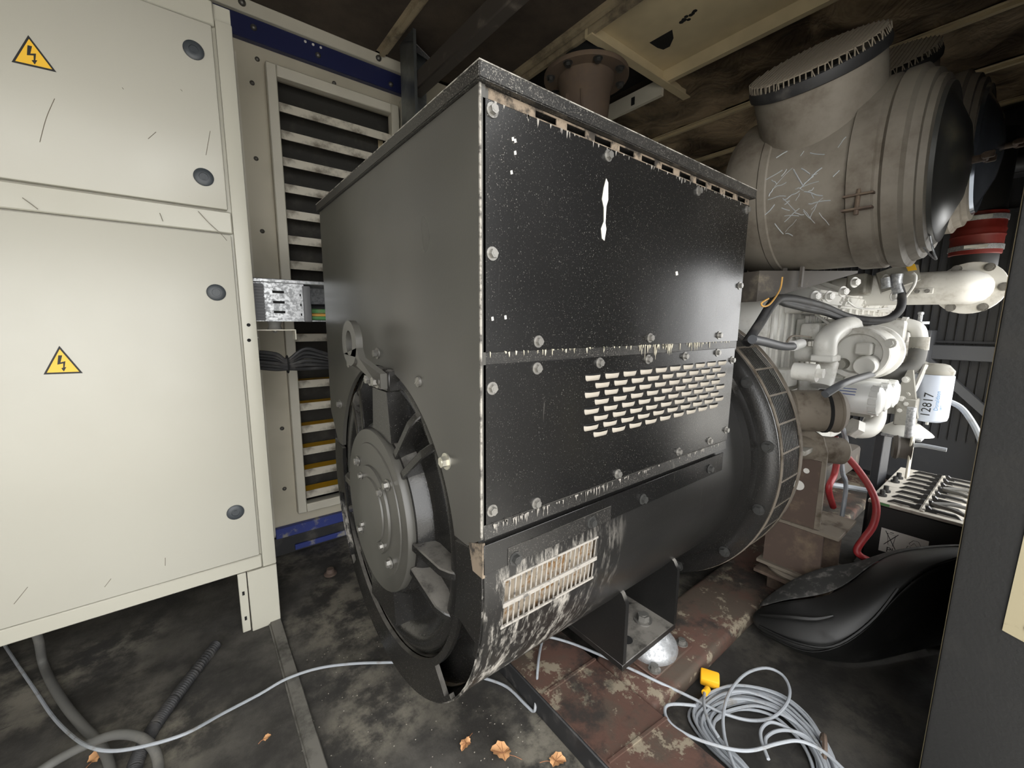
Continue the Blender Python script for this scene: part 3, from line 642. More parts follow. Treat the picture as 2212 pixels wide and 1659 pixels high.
for k in range(36):
    p = rad(10*k+3); M = Matrix.Translation((0, AY, AZ)) @ Matrix.Rotation(p, 4, 'X') @ Matrix.Translation((0, 0, FR-.001))
    o = link('band_rib', MB_, al, M)
    link('band_grille', FIN, o, Matrix.Translation((0, AY, AZ)) @ Matrix.Rotation(p+rad(5), 4, 'X') @ Matrix.Translation((0, 0, FR-.002)))
# rating label on the shell
lp = [circ(AR+.001, rad(a), x) for a, x in ((50, 1.478), (50, 1.535), (62, 1.535), (62, 1.478))]
lb = B().poly3(lp, (0, -.0006, 0)).obj('rating_label', 'paper', al, label='white printed rating label')
for k in range(7):
    a = rad(51.2+1.5*k); B().bar(circ(AR+.0022, a, 1.482), circ(AR+.0022, a, 1.53-.01*(k % 3)), .0015, .0012, up=(0, -1, 0)).obj('print_line', 'rivet', lb)
# ================================================================== SKID
sk = thing('skid_frame', 'rusty red oxide steel base frame under the alternator', 'base frame', (2.4, 1.15, 0))
q = B(); q.box(.79, 1.045, .30, 2.0, 0, .069, .006); q.obj('cross_member', 'skid', sk)
q = B(); q.box(.782, .79, .30, 2.0, 0, .075, .003); q.obj('front_lip', 'rubber', sk)
for y0 in (.60, 1.47):
    q = B(); q.box(1.045, 4.2, y0, y0+.25, 0, .0695, .02, 3); q.obj('beam', 'skid', sk)
q = B(); q.bar((.80, .845, .0715), (1.04, .838, .0715), .008, .006); q.obj('weld', 'skid', sk)
q = B(); q.bar((.80, .585, .0715), (1.04, .56, .0715), .008, .006); q.obj('weld', 'skid', sk)
q = B(); q.cyl((1.75, 1.15, .03), (2.4, 1.15, .03), .18, n=24)
q.bm.free()
# ================================================================== EXHAUST PIPE
EXX, EXY, EXZ = 1.775, 1.655, 2.53
ex = thing('exhaust_pipe', 'brown rusty exhaust pipe with round bolted flange under the roof', 'pipe', (EXX, EXY, 1.7))
q = B(); q.lathe([(.118, 1.75), (.120, 2.0), (.122, 2.32), (.132, 2.46), (.152, EXZ-.005)], (EXX, EXY, 0), (0, 0, 1), 32); q.obj('pipe', 'pipe_brown', ex)
q = B(); q.lathe([(.14, EXZ-.008), (.218, EXZ-.008), (.221, EXZ-.003), (.221, EXZ+.012), (.216, EXZ+.015), (.11, EXZ+.015)], (EXX, EXY, 0), (0, 0, 1), 44); q.obj('flange', 'pipe_brown', ex)
q = B(); q.lathe([(.13, EXZ+.016), (.13, 2.72)], (EXX, EXY, 0), (0, 0, 1), 40); q.obj('upper_pipe', 'void', ex)
vw = Vector((-EXX, -EXY, 0)).normalized(); tw = Vector((vw.y, -vw.x, 0)); ec = Vector((EXX, EXY, 0))
q = B(); q.poly3([ec+vw*.125+tw*.02+Vector((0, 0, 2.42)), ec+vw*.128+tw*.075+Vector((0, 0, 1.8)), ec+vw*.06+tw*.125+Vector((0, 0, 1.8)), ec+vw*.09+tw*.10+Vector((0, 0, 2.42))], tuple(-vw*.02)); q.obj('side_panel', 'pipe_brown', ex)
q = B(); q.tube([ec+vw*.127+tw*.022+Vector((0, 0, 2.42)), ec+vw*.125+tw*-.01+Vector((0, 0, 2.1)), ec+vw*.124+tw*-.035+Vector((0, 0, 1.8))], .006, 6); q.obj('seam', 'pipe_brown', ex)
bolts(ex, [(EXX+.19*cos(rad(a_)), EXY+.19*sin(rad(a_)), EXZ-.008) for a_ in range(15, 375, 45)], (0, 0, -1), 'bolt_black', 1.9)
# ================================================================== AIR CLEANERS
def cleaner(label, cap):
    cx, cz, R = 2.06, 1.785, .31; yn, yf = .31, .86
    t = thing('air_cleaner', label, 'air cleaner', (cx, .6, cz-R), 'air cleaners above the engine')
    B().lathe([(.0001, yf+.05), (.18, yf+.045), (.28, yf+.02), (R, yf-.02), (R, yf-.12), (R+.004, yf-.125), (R+.004, yf-.15), (R, yf-.155), (R, yn+.12)], (cx, 0, cz), (0, 1, 0), 56).obj('body', 'cleaner', t)
    B().lathe([(R, yn+.155), (R+.012, yn+.15), (R+.012, yn+.085), (R+.002, yn+.08), (R+.002, yn+.07), (R+.014, yn+.06), (R+.014, yn+.02), (R-.004, yn+.01)], (cx, 0, cz), (0, 1, 0), 56).obj('band_clamp', 'cleaner', t)
    B().lathe([(R-.004, yn+.012), (R-.012, yn-.012), (R-.03, yn-.014), (R-.034, yn-.03), (R-.055, yn-.034), (R-.06, yn-.03)], (cx, 0, cz), (0, 1, 0), 56).obj('cover_rim', 'cleaner', t)
    B().lathe([(R-.056, yn-.03), (R-.062, yn-.045), (R-.09, yn-.04), (R-.13, yn-.06), (R-.19, yn-.085), (.04, yn-.098), (.0001, yn-.1)], (cx, 0, cz), (0, 1, 0), 56).obj('end_cap', cap, t, ang=60)
    q = B(); q.cyl((cx, yn-.09, cz), (cx, yn-.13, cz), .012, n=10); q.box(cx-.035, cx+.035, yn-.135, yn-.12, cz-.008, cz+.008, .004); q.box(cx-.035, cx-.02, yn-.15, yn-.125, cz-.01, cz+.01, .003); q.box(cx+.02, cx+.035, yn-.15, yn-.125, cz-.01, cz+.01, .003); q.obj('wing_nut', 'rust_brown', t)
    # clamp screw on the camera-facing side
    a = rad(205); c = Vector((cx+(R+.015)*cos(a), yn+.115, cz+(R+.015)*sin(a))); q = B()
    for s_ in (-.022, .022): q.box(c.x-.018, c.x+.01, c.y-.04, c.y+.04, c.z+s_-.003, c.z+s_+.003)
    q.cyl(c+Vector((-.008, 0, -.04)), c+Vector((-.008, 0, .04)), .007, n=8); q.obj('clamp_screw', 'rust_brown', t)
    iy, ir, td, tl = .60, .19, .455, rad(37)
    up = Vector((-sin(tl), 0, cos(tl))); sd = Vector((cos(tl), 0, sin(tl))); O = Vector((cx, iy, cz))
    def tp(a, r, h): return O + sd*(r*cos(a)) + Vector((0, r*sin(a), 0)) + up*h
    q = B(); nn = 48; A, C = [], []
    for i in range(nn):
        an = 2*pi*i/nn; A.append(q.bm.verts.new(tp(an, ir, math.sqrt(R*R-(ir*cos(an))**2)-.008))); C.append(q.bm.verts.new(tp(an, ir, td)))
    for i in range(nn): j = (i+1) % nn; q.bm.faces.new((A[i], A[j], C[j], C[i]))
    q.obj('intake_stub', 'cleaner', t)
    B().lathe([(ir+.001, -.04), (ir+.010, -.036), (ir+.012, -.018), (ir+.009, -.004), (ir, 0)], O+up*td, up, 48).obj('rubber_ring', 'rubber', t)
    ms = B(); rr_ = ir+.008
    for k in range(-12, 13):
        d = k*.0158; h = math.sqrt(max(rr_**2-d*d, 0))
        if h < .03: continue
        def g(a_, b_, hh): return O + sd*a_ + Vector((0, b_, 0)) + up*(td+hh)
        ms.tube([g(d, -h, -.012), g(d, -h+.008, .016), g(d, h-.008, .016), g(d, h, -.012)], .0021, 4, sub=1)
        ms.tube([g(-h, d, -.012), g(-h+.008, d, .0185), g(h-.008, d, .0185), g(h, d, -.012)], .0021, 4, sub=1)
    ms.obj('mesh_screen', 'dust_mesh', t, label='dusty wire mesh screen')
    B().lathe([(.0001, 0), (ir-.002, 0)], O+up*(td-.05), up, 32).obj('intake_dark', 'mesh_dark', t)
    return t, (cx, cz, R)
c2, _ = cleaner('second air cleaner behind, with shiny domed steel end cap', 'cap_steel')
c2.matrix_basis = Matrix.Translation((.66, -.02, .20)) @ c2.matrix_basis
for nm in ('mesh_screen',): pass
c1, (ccx, ccz, cR) = cleaner('dusty grey air cleaner canister with scratched side and dark cap', 'cap_dark')
body1 = [o for o in COL.objects if o.parent == c1 and o.name.startswith('body')][0]
for i in range(46):   # pale scratches on the flank of the canister
    a0_ = rad(random.gauss(196, 13)); y_ = random.gauss(.60, .075); L = random.uniform(.015, .075); th_ = random.uniform(-1.2, 1.2)
    if not (.48 < y_ < .72): continue
    q = B(); pt = []
    for k in range(4):
        a_ = a0_ + (k/3-.5)*L*sin(th_)/cR + random.uniform(-.01, .01); yy = y_ + (k/3-.5)*L*cos(th_)
        pt.append((ccx+(cR+.0006)*cos(a_), yy, ccz+(cR+.0006)*sin(a_)))
    q.tube(pt, random.uniform(.0009, .0022), 4, sub=2); q.obj('scratch', 'scratch', body1)
B().tube([(2.0, .29, 1.52), (2.0, .27, 1.49), (1.99, .25, 1.47), (1.985, .26, 1.50), (1.985, .275, 1.56)], .003, 6).obj('wire_clip', 'galv', c1)
# ================================================================== ENGINE
en = thing('engine', 'pale cream painted diesel engine with hoses and filters', 'engine', (2.9, AY, .3))
def epart(b, name, mat='engine', label=None, ang=38): return b.obj(name, mat, en, label, ang)
q = B(); q.box(2.15, 3.75, .80, 1.5, .48, 1.32, .02, 2); epart(q, 'block')
q = B(); q.lathe([(.50, 1.87), (.50, 1.98), (.46, 2.02), (.46, 2.15)], (0, AY, AZ+.06), (1, 0, 0), 48); epart(q, 'flywheel_housing', 'engine_white')
q = B(); q.box(1.95, 2.16, .72, 1.58, .75, 1.36, .03, 2); epart(q, 'rear_case', 'engine_white')
rb = B(); rb.box(-.008, .008, -.006, .006, .95, 1.34, .003); RB = rb.mesh('cast_rib', 'engine_white')
for k in range(9): link('cast_rib', RB, en, Matrix.Translation((1.975+.075*k, .716 if k < 3 else .74, 0)))
q = B(); q.box(2.15, 2.62, .742, .80, .92, 1.345, .012, 2); epart(q, 'side_cover', 'engine_white')
# head and sloping rocker covers
for k in range(4):
    x = 2.22+.40*k; q = B()
    q.poly3([(x, .62, 1.40), (x, .95, 1.55), (x, .95, 1.36), (x, .64, 1.335)], (.37, 0, 0)); bmesh.ops.bevel(q.bm, geom=q.bm.edges[:], offset=.012, segments=2, affect='EDGES')
    epart(q, 'rocker_cover', 'engine_white')
    bolts(en, [(x+.05, .635, 1.372), (x+.32, .635, 1.372)], (0, -1, .3), 'engine', 1.5)
    q = B(); q.bar((x+.37, .615, 1.41), (x+.37, .95, 1.565), .012, .02); epart(q, 'cover_seam', 'engine_white')
q = B(); q.box(2.1, 3.8, .66, .95, 1.30, 1.345, .006); epart(q, 'cylinder_head')
for k in range(13): link('bolt', BOLT['engine'], en, orient((2.15+.125*k, .66, 1.322), (0, -1, 0), .2, 1.5))
# dark bracket under the air cleaner
q = B(); q.poly3([(1.80, .72, 1.46), (1.80, .72, 1.34), (2.28, .52, 1.47), (2.28, .52, 1.48)], (.10, .30, 0)); q.obj('cleaner_bracket', 'engine_dark', en)
for y in (.62, .68): B().box(1.95, 1.97, y, y+.01, 1.40, 1.48).obj('bracket_gusset', 'engine_dark', en)
# control box above the covers
q = B(); q.poly3([ax(1893, 590, 2.62), ax(1905, 632, 2.62), ax(1990, 603, 2.62), ax(1984, 572, 2.62), ax(1955, 568, 2.62)], (.14, .03, .0)); epart(q, 'control_box', 'engine_plate')
B().poly3([ax(1955, 571, 2.615), ax(1976, 570, 2.615), ax(1981, 583, 2.615), ax(1962, 586, 2.615)], (-.004, 0, 0)).obj('warning_label', 'sign_yellow', en)
q = B(); q.box(2.62, 2.75, .56, .64, 1.40, 1.50, .008); epart(q, 'sensor_bracket', 'engine_plate')
for p, X in (((1845, 610), 2.4), ((1912, 604), 2.61), ((1930, 640), 2.6), ((1820, 630), 2.3), ((1790, 640), 2.25), ((1760, 640), 2.2)):
    link('bolt', BOLT['engine'], en, orient(ax(*p, X), (-.5, -1, 0), .2, 1.9))
def hose(name, pl, r, mat, label=None, n=10): return epart(B().tube([ay(x, y, Y) if Y < 1.5 else ax(x, y, Y) for x, y, Y in pl], r, n), name, mat, label)
# black harness loop across the top of the block
for k, dy in enumerate((0, .012, .024, -.01)):
    hose('harness', [(1612, 742, .66), (1640, 700, .65), (1672, 652, .63), (1700, 645+k*4, .62), (1740, 652+k*5, .61), (1782, 664+k*4, .60), (1830, 684+k*3, 2.42), (1880, 692+k*2, 2.5), (1920, 688, 2.55), (1944, 668, 2.58), (1948, 640, 2.6), (1940, 615, 2.6)], .012 if k else .017, 'rubber')
hose('fuel_line', [(1945, 655, 2.6), (1972, 620, 2.6), (1978, 598, 2.6), (1972, 590, 2.6)], .006, 'engine_white')
hose('wire', [(1690, 598, .62), (1685, 625, .62), (1665, 655, .6), (1650, 662, .6), (1645, 655, .6), (1660, 645, .6)], .003, 'wire_amber')
hose('wire', [(1830, 650, 2.4), (1850, 664, 2.45), (1885, 668, 2.5), (1918, 666, 2.55)], .004, 'engine_white')
hose('connector', [(1938, 592, 2.6), (1936, 612, 2.6), (1942, 634, 2.6)], .022, 'galv')
hose('connector', [(1912, 600, 2.58), (1915, 622, 2.58)], .018, 'galv')
# blue tinted hose behind the vent band
hose('coolant_hose', [(1625, 733, .62), (1650, 738, .62), (1690, 748, .62), (1716, 748, .62)], .016, 'radiator_frame')
q = B(); q.cyl(ay(1712, 747, .62), ay(1730, 742, .62), .021, n=16); epart(q, 'hose_clamp', 'filter_white')
hose('linkage', [(1700, 738, .6), (1712, 726, .6), (1740, 727, .6), (1752, 729, .6)], .004, 'stand_brown')
# curved water pipe and gear case
hose('water_pipe', [(1782, 764, .56), (1784, 738, .56), (1800, 718, .56), (1830, 704, .56), (1872, 697, .57)], .042, 'engine_white', n=16)
c = ay(1782, 766, .56); q = B(); q.box(c.x-.05, c.x+.07, .52, .60, c.z-.03, c.z+.0, .006); epart(q, 'pipe_flange', 'engine_white')
hose('water_pipe', [(1788, 782, .56), (1782, 805, .56), (1774, 835, .56)], .04, 'engine_white', n=16)
c = ay(1766, 806, .52); q = B(); q.cyl(c, c+Vector((0, .08, 0)), .035, n=20); q.cyl(c+Vector((0, -.02, 0)), c, .02, n=6); epart(q, 'pipe_plug', 'engine_white')
c = ax(1850, 764, 2.30)
q = B(); q.lathe([(.0001, .03), (.082, .03), (.088, .004), (.108, 0), (.113, .008), (.110, .03), (.104, .036), (.112, .07), (.118, .13), (.112, .19), (.125, .20), (.125, .23)], c, (1, 0, 0), 44); epart(q, 'water_pump', 'engine_white', 'round cast water pump housing')
q = B(); q.box(c.x-.03, c.x+.03, c.y-.055, c.y+.005, c.z-.005, c.z+.05, .008); epart(q, 'pump_boss', 'engine')
q = B(); q.lathe([(.0001, -.045), (.036, -.045), (.042, -.035), (.042, .03)], c+Vector((0, -.04, -.045)), (1, 0, .1), 22); epart(q, 'pump_cover', 'engine_white')
q = B(); q.lathe([(.0001, -.02), (.022, -.02), (.026, .03)], c+Vector((0, .05, -.05)), (1, 0, 0), 16); epart(q, 'pump_port', 'engine_plate')
for k in range(3):
    an = rad(35+120*k); q = B(); q.cyl(c+Vector((-.004, .118*cos(an), .118*sin(an))), c+Vector((.035, .118*cos(an), .118*sin(an))), .02, n=14); epart(q, 'bolt_lug', 'engine_white')
    link('bolt', BOLT['engine'], en, orient(c+Vector((-.004, .118*cos(an), .118*sin(an))), (-1, 0, 0), .3, 1.5))
for k in range(5):
    p0 = Vector((2.30+.30*k, .66, 1.30)); hose_ = B().tube([p0, p0+Vector((.03, -.05, -.05)), p0+Vector((.10, -.06, -.09)), p0+Vector((.20, -.04, -.10))], .006, 6); epart(hose_, 'injector_line', 'engine_white')
q = B(); q.box(2.30, 2.62, .70, .735, 1.18, 1.28, .006); epart(q, 'finned_cover', 'engine')
for k in range(9): epart(B().box(2.31+.035*k, 2.318+.035*k, .688, .702, 1.17, 1.29), 'cover_fin', 'engine_white')
q = B(); q.box(1.97, 2.10, .64, .72, .98, 1.06, .01); epart(q, 'bracket_casting', 'engine')
q = B(); q.lathe([(.0001, -.02), (.03, -.02), (.035, 0), (.035, .08)], Vector((2.18, .60, 1.12)), (.3, 1, 0), 20); epart(q, 'sensor_housing', 'engine_white')
q = B(); q.box(2.36, 2.46, .47, .60, 1.10, 1.19, .015, 2); epart(q, 'pump_bracket', 'engine_white')
# thermostat and outlet
c = ax(1905, 718, 2.7); q = B(); q.box(c.x-.06, c.x+.12, c.y-.09, c.y+.09, c.z-.05, c.z+.06, .015, 2); epart(q, 'thermostat_housing', 'engine')
c = ay(1815, 712, .60); q = B(); q.lathe([(.0001, .05), (.06, .05), (.075, .03), (.078, -.03)], c, (0, 0, 1), 28); epart(q, 'breather_cap', 'engine')
q = B(); q.box(c.x-.22, c.x+.06, .62, .70, c.z-.045, c.z+.03, .015, 2); epart(q, 'breather_body', 'engine')
hose('outlet_elbow', [(1935, 700, 2.72), (1962, 702, 2.72), (1982, 712, 2.72), (1987, 735, 2.72)], .03, 'engine_white', n=14)
q = B(); q.cyl(ax(1947, 700, 2.72), ax(1958, 701, 2.72), .04, n=6); epart(q, 'union_nut', 'engine_white')
q = B(); q.cyl(ax(1987, 728, 2.72), ax(1984, 756, 2.72), .036, n=18); epart(q, 'hose_clamp', 'engine_plate')
hose('rubber_hose', [(1984, 750, 2.72), (1976, 782, 2.7), (1955, 800, 2.68), (1930, 806, 2.66), (1905, 800, 2.66)], .034, 'rubber_grey', n=14)
c = ax(1986, 700, 2.85); q = B(); q.cyl(c, c+Vector((0, 0, .012)), .035, n=18); q.cyl(c, c+Vector((0, 0, .05)), .008, n=8); q.box(c.x-.03, c.x+.03, c.y-.008, c.y+.008, c.z+.045, c.z+.06, .003); epart(q, 'filler_cap', 'galv')
# charging alternator with fan and wires
c = ax(1955, 752, 2.85); q = B(); q.lathe([(.0001, -.03), (.055, -.03), (.085, -.01), (.09, .08)], c, (.3, 1, 0), 28); epart(q, 'charge_alternator', 'engine_plate')
for k in range(9):
    a = 2*pi*k/9; q = B(); q.tube([c+Vector((-.02, -.045, 0)), c+Vector((.05*cos(a), -.065, .05*sin(a))), c+Vector((.085*cos(a+.4), -.05, .085*sin(a+.4)))], .005, 6); epart(q, 'wire', ('red_cable', 'engine_white', 'rubber')[k % 3])
# row of three white spin-on filters, axes across the engine
def at_side(x0, y0, z0, ln, r, name, lab):
    t = thing(name, lab, 'filter', (x0, y0+ln/2, z0-r), 'white oil filters in a row')
    B().lathe([(.0001, ln), (r-.004, ln), (r, ln-.012), (r, .04), (r-.003, .035)], (x0, y0, z0), (0, 1, 0), 28).obj('canister', 'filter_white', t)
    q = B(); q.lathe([(r-.003, .036), (r-.006, .012), (r-.018, .002), (.0001, 0)], (x0, y0, z0), (0, 1, 0), 28); q.obj('end_dome', 'filter_white', t)
    for k in range(12):
        a = 2*pi*k/12; M = Matrix.Translation((x0, y0+.025, z0)) @ Matrix.Rotation(a, 4, 'Y') @ Matrix.Translation((0, 0, r-.004)); link('grip_flat', GRIP, t, M)
    return t
gq = B(); gq.box(-.012, .012, -.014, .014, 0, .0045, .002); GRIP = gq.mesh('grip_flat', 'filter_white')
FX, FY_, FZ = 2.20, .365, .945
f1 = at_side(FX, FY_, FZ, .21, .062, 'oil_filter', 'nearest of three white oil filters, with blue label')
at_side(FX+.145, FY_+.0, FZ, .21, .062, 'oil_filter', 'middle white oil filter of the row of three')
at_side(FX+.29, FY_+.0, FZ, .21, .062, 'oil_filter', 'farthest white oil filter of the row of three')
def wrapped(parent, name, mat, x0, y0, z0, r, a_lo, a_hi, y_lo, y_hi, n=8):
    q = B(); A, C = [], []
    for i in range(n+1):
        a = a_lo+(a_hi-a_lo)*i/n
        A.append(q.bm.verts.new((x0+r*cos(a), y0+y_lo, z0+r*sin(a)))); C.append(q.bm.verts.new((x0+r*cos(a), y0+y_hi, z0+r*sin(a))))
    for i in range(n): q.bm.faces.new((A[i], A[i+1], C[i+1], C[i]))
    return q.obj(name, mat, parent)
wrapped(f1, 'label_patch', 'label_blue', FX, FY_, FZ, .0626, rad(175), rad(215), .15, .178)
for k in range(3): wrapped(f1, 'label_print', 'label_blue', FX, FY_, FZ, .0625, rad(135+12*k), rad(138+12*k), .08, .17)
for k in range(4): wrapped(f1, 'label_print', 'engine_plate', FX, FY_, FZ, .0625, rad(190), rad(212), .135-.012*k, .139-.012*k)
q = B(); q.box(2.16, 2.62, .565, .66, .86, 1.03, .01); epart(q, 'filter_head', 'engine')
q = B(); q.box(2.22, 2.62, .40, .70, .865, .885, .004); epart(q, 'filter_tray', 'engine_plate')
hose('oil_hose', [(1782, 852, .42), (1815, 832, .40), (1850, 818, .40), (1885, 808, .44)], .013, 'radiator_frame')
# mounting plate, leg, isolator and pedestal
q = B(); q.poly3([ax(1865, 874, 2.62), ax(1935, 850, 2.62), ax(1960, 800, 2.62), ax(1972, 800, 2.62), ax(1982, 905, 2.62), ax(1945, 895, 2.62), ax(1868, 890, 2.62)], (.03, .0, 0)); epart(q, 'mount_plate', 'engine_plate')
bolts(en, [ax(x, y, 2.618) for x, y in ((1944, 886), (1958, 872), (1948, 862), (1957, 820))], (-1, 0, 0), 'engine', 1.2)
hose('drain_elbow', [(1893, 876, 2.45), (1890, 905, 2.42), (1876, 926, 2.38), (1850, 928, 2.34), (1838, 922, 2.32)], .038, 'engine', n=16)
q = B(); q.cyl(ax(1851, 928, 2.34), ax(1838, 922, 2.32), .045, n=6); epart(q, 'union_nut', 'engine')
q = B(); q.box(2.25, 3.3, .62, 1.5, .36, .50, .02, 2); epart(q, 'sump', 'engine_dark')
q = B(); q.box(2.0, 2.35, .60, .70, .74, .95, .02); epart(q, 'casting', 'engine_white')
q = B(); q.box(2.05, 2.20, .56, .62, .55, .80, .01); epart(q, 'casting', 'engine_white')
q = B(); q.tube([ay(1818, 905, .5), ay(1832, 888, .5), ay(1838, 875, .5)], .004, 6); epart(q, 'dipstick', 'rivet')
q = B(); q.tube([ay(1832, 880, .49), ay(1838, 873, .49), ay(1845, 870, .49)], .01, 6); epart(q, 'dipstick_handle', 'sign_yellow')
# starter motor and solenoid, dusty brown
st = thing('starter_motor', 'dusty grey starter motor and solenoid beside the vent band', 'starter', (2.05, .55, .75))
a, b2 = ay(1752, 880, .56), ay(1800, 868, .56)
q = B(); d = Vector((.55, -.75, .05)).normalized(); q.lathe([(.0001, -.09), (.075, -.09), (.085, -.08), (.085, .07), (.088, .072), (.088, .08), (.07, .1), (.0001, .1)], Vector((2.0, .545, .90)), d, 32); q.obj('motor', 'stand_brown', st)
B().lathe([(.0862, .03), (.089, .03), (.089, .042), (.0862, .042)], Vector((2.0, .545, .90)), d, 32).obj('band', 'void', st)
q = B(); q.lathe([(.0001, -.12), (.05, -.12), (.055, -.06), (.055, .06), (.045, .07), (.0001, .07)], Vector((2.06, .50, .735)), Vector((.5, -.5, -.05)), 28); q.obj('solenoid', 'stand_brown', st)
# brown steel bracket and pedestal by the flange
bk = thing('engine_stand', 'brown steel engine stand with drilled holes beside the flange', 'stand', (2.02, .56, .0))
q = B(); q.poly3([(1.985, .60, .86), (1.985, .495, .80), (1.985, .475, .74), (1.985, .47, .40), (1.985, .63, .40)], (.012, 0, 0)); q.obj('side_plate', 'stand_brown', bk)
B().box(1.88, 1.985, .52, .60, .735, .755, .002).obj('ledge', 'engine_plate', bk)
q = B(); q.poly3([(1.98, .60, .70), (1.98, .49, .70), (1.98, .49, .41), (1.98, .66, .41)], (.005, 0, 0)); q.obj('face_plate', 'rust_brown', bk)
for p in ((1725, 1048), (1745, 970), (1742, 1017)):
    c = ax(*p, 1.979); B().lathe([(.0001, 0), (.021 if p[1] > 1040 else .011, .0005)], c, (-1, 0, 0), 18).obj('hole', 'paper', bk)
B().box(1.97, 2.22, .40, .66, .395, .41, .002).obj('upper_shelf', 'stand_brown', bk)
B().box(1.97, 1.985, .45, .66, .20, .395).obj('web', 'rust_brown', bk); B().box(2.10, 2.112, .42, .62, .20, .395).obj('web', 'rust_brown', bk)
B().box(1.95, 2.2, .40, .68, .185, .20, .002).obj('lower_shelf', 'stand_brown', bk)
B().lathe([(.12, .16), (.13, .175), (.12, .185)], (2.06, .545, 0), (0, 0, 1), 30, cap=True).obj('mount_disc', 'stand_brown', bk)
q = B(); q.box(1.98, 2.18, .46, .64, .068, .16, .004); q.obj('pedestal', 'rust_brown', bk)
q = B(); q.box(1.93, 2.22, .41, .68, .145, .16, .002); q.obj('base_shelf', 'rust_brown', bk)
bolts(bk, [(2.07, .51, .41)], (0, 0, 1), 'bolt_steel', 1.8)
# forward isolator: plate, cone, post, gauge and tube
im = thing('engine_mount', 'conical engine mount on steel pedestal below the white canister filter', 'mount', (2.95, .45, .0))
c = Vector((2.80, .42, .70))
c = ax(1955, 935, 2.66)
q = B(); q.box(c.x-.1, c.x+.1, c.y-.07, c.y+.07, c.z-.012, c.z, .002); q.obj('plate', 'galv', im)
B().lathe([(.10, 0), (.09, .012), (.05, .045), (.04, .05)], c, (0, 0, 1), 28, cap=True).obj('cone', 'engine', im)
q = B(); q.box(c.x-.05, c.x+.05, c.y-.03, c.y+.04, c.z+.04, c.z+.17, .004); q.obj('leg', 'engine_plate', im)
q = B(); q.box(c.x-.09, c.x+.09, max(c.y-.05, .405), c.y+.09, .072, c.z-.012, .003); q.obj('pedestal', 'radiator', im)
t0, t1 = ax(1970, 880, 2.5), ax(1963, 945, 2.5); q = B(); q.cyl(t0, t1, .016, n=14); q.obj('drain_tube', 'galv', im)
g0 = ax(1948, 968, 2.5); q = B(); q.lathe([(.0001, 0), (.05, 0), (.055, .012), (.048, .02), (.048, .05), (.054, .06)], g0+Vector((0, .03, 0)), (.25, -1, 0), 26); q.obj('sender_drum', 'engine_dark', im)
g1 = ax(1966, 985, 2.5); q = B(); q.box(g1.x-.03, g1.x+.03, g1.y-.004, g1.y+.004, g1.z-.10, g1.z+.09, .002); q.obj('sender_plate', 'frame_cream', im)
q = B(); q.tube([ax(1972, 962, 2.5), ax(1992, 962, 2.5), ax(2045, 972, 2.5)], .009, 8); q.obj('sender_cable', 'cable_grey', im)
# vertical canister filter with handwriting
vx, vy, vr = 2.75, .29, .068
cf = thing('fuel_filter', 'white canister filter with handwritten number hanging near the pump', 'filter', (vx, vy, .79))
zt, zb = 1.025, .80
B().lathe([(.0001, zb), (vr-.02, zb+.002), (vr-.004, zb+.012), (vr, zb+.03), (vr, zt-.006), (vr-.004, zt)], (vx, vy, 0), (0, 0, 1), 36).obj('canister', 'filter_blue_white', cf)
q = B(); q.lathe([(vr-.006, zt), (vr-.002, zt+.006), (vr-.002, zt+.02), (.045, zt+.045), (.03, zt+.05), (.0001, zt+.05)], (vx, vy, 0), (0, 0, 1), 28); q.obj('filter_head', 'engine_plate', cf)
B().cyl((vx, vy, zb-.018), (vx, vy, zb+.002), .006, n=8).obj('drain_plug', 'engine', cf)
q = B(); q.tube([(vx-.05, vy+.03, zt+.045), ax(1975, 842, 2.66), ax(1960, 852, 2.62)], .010, 8); q.obj('feed_pipe', 'engine_white', cf)
q = B(); q.tube([(vx+.03, vy-.03, .91), ax(2075, 880, 2.78), ax(2105, 920, 2.72), ax(2122, 960, 2.66)], .012, 8); q.obj('return_hose', 'cable_grey', cf)
q = B(); q.bar((vx-.02, vy+.02, zt+.03), ax(1950, 770, 2.78), .035, .03); q.obj('filter_bracket', 'engine_plate', cf)
def text_wrap(txt, size, ang, z0, mat, name, skew=0.):
    cu = bpy.data.curves.new('t', 'FONT'); cu.body = txt; cu.size = size; cu.extrude = 0; cu.resolution_u = 2
    to = bpy.data.objects.new('t', cu); COL.objects.link(to); dg = bpy.context.evaluated_depsgraph_get(); dg.update()
    me = bpy.data.meshes.new_from_object(to.evaluated_get(dg)); bpy.data.objects.remove(to)
    me.name = name; bm = bmesh.new(); bm.from_mesh(me); bmesh.ops.triangulate(bm, faces=bm.faces[:]); bmesh.ops.subdivide_edges(bm, edges=[e for e in bm.edges if e.calc_length() > .006], cuts=3, use_grid_fill=True); bm.to_mesh(me); bm.free()
    for v in me.vertices:
        u, h = v.co.x, v.co.y+skew*v.co.x; a = ang - h/vr
        v.co = Vector((vx+(vr+.0006)*cos(a), vy+(vr+.0006)*sin(a), z0+u))
    me.materials.clear(); me.materials.append(MATS[mat]); return link(name, me, cf)
A0 = math.atan2(-vy, -vx)
text_wrap('12817', .046, A0+.05, .828, 'black_ink', 'handwritten_number', -.04)
text_wrap('Donaldson', .021, A0+.42, .862, 'print_blue', 'printed_name')
text_wrap('12817', .010, A0+.62, .862, 'print_blue', 'printed_code')
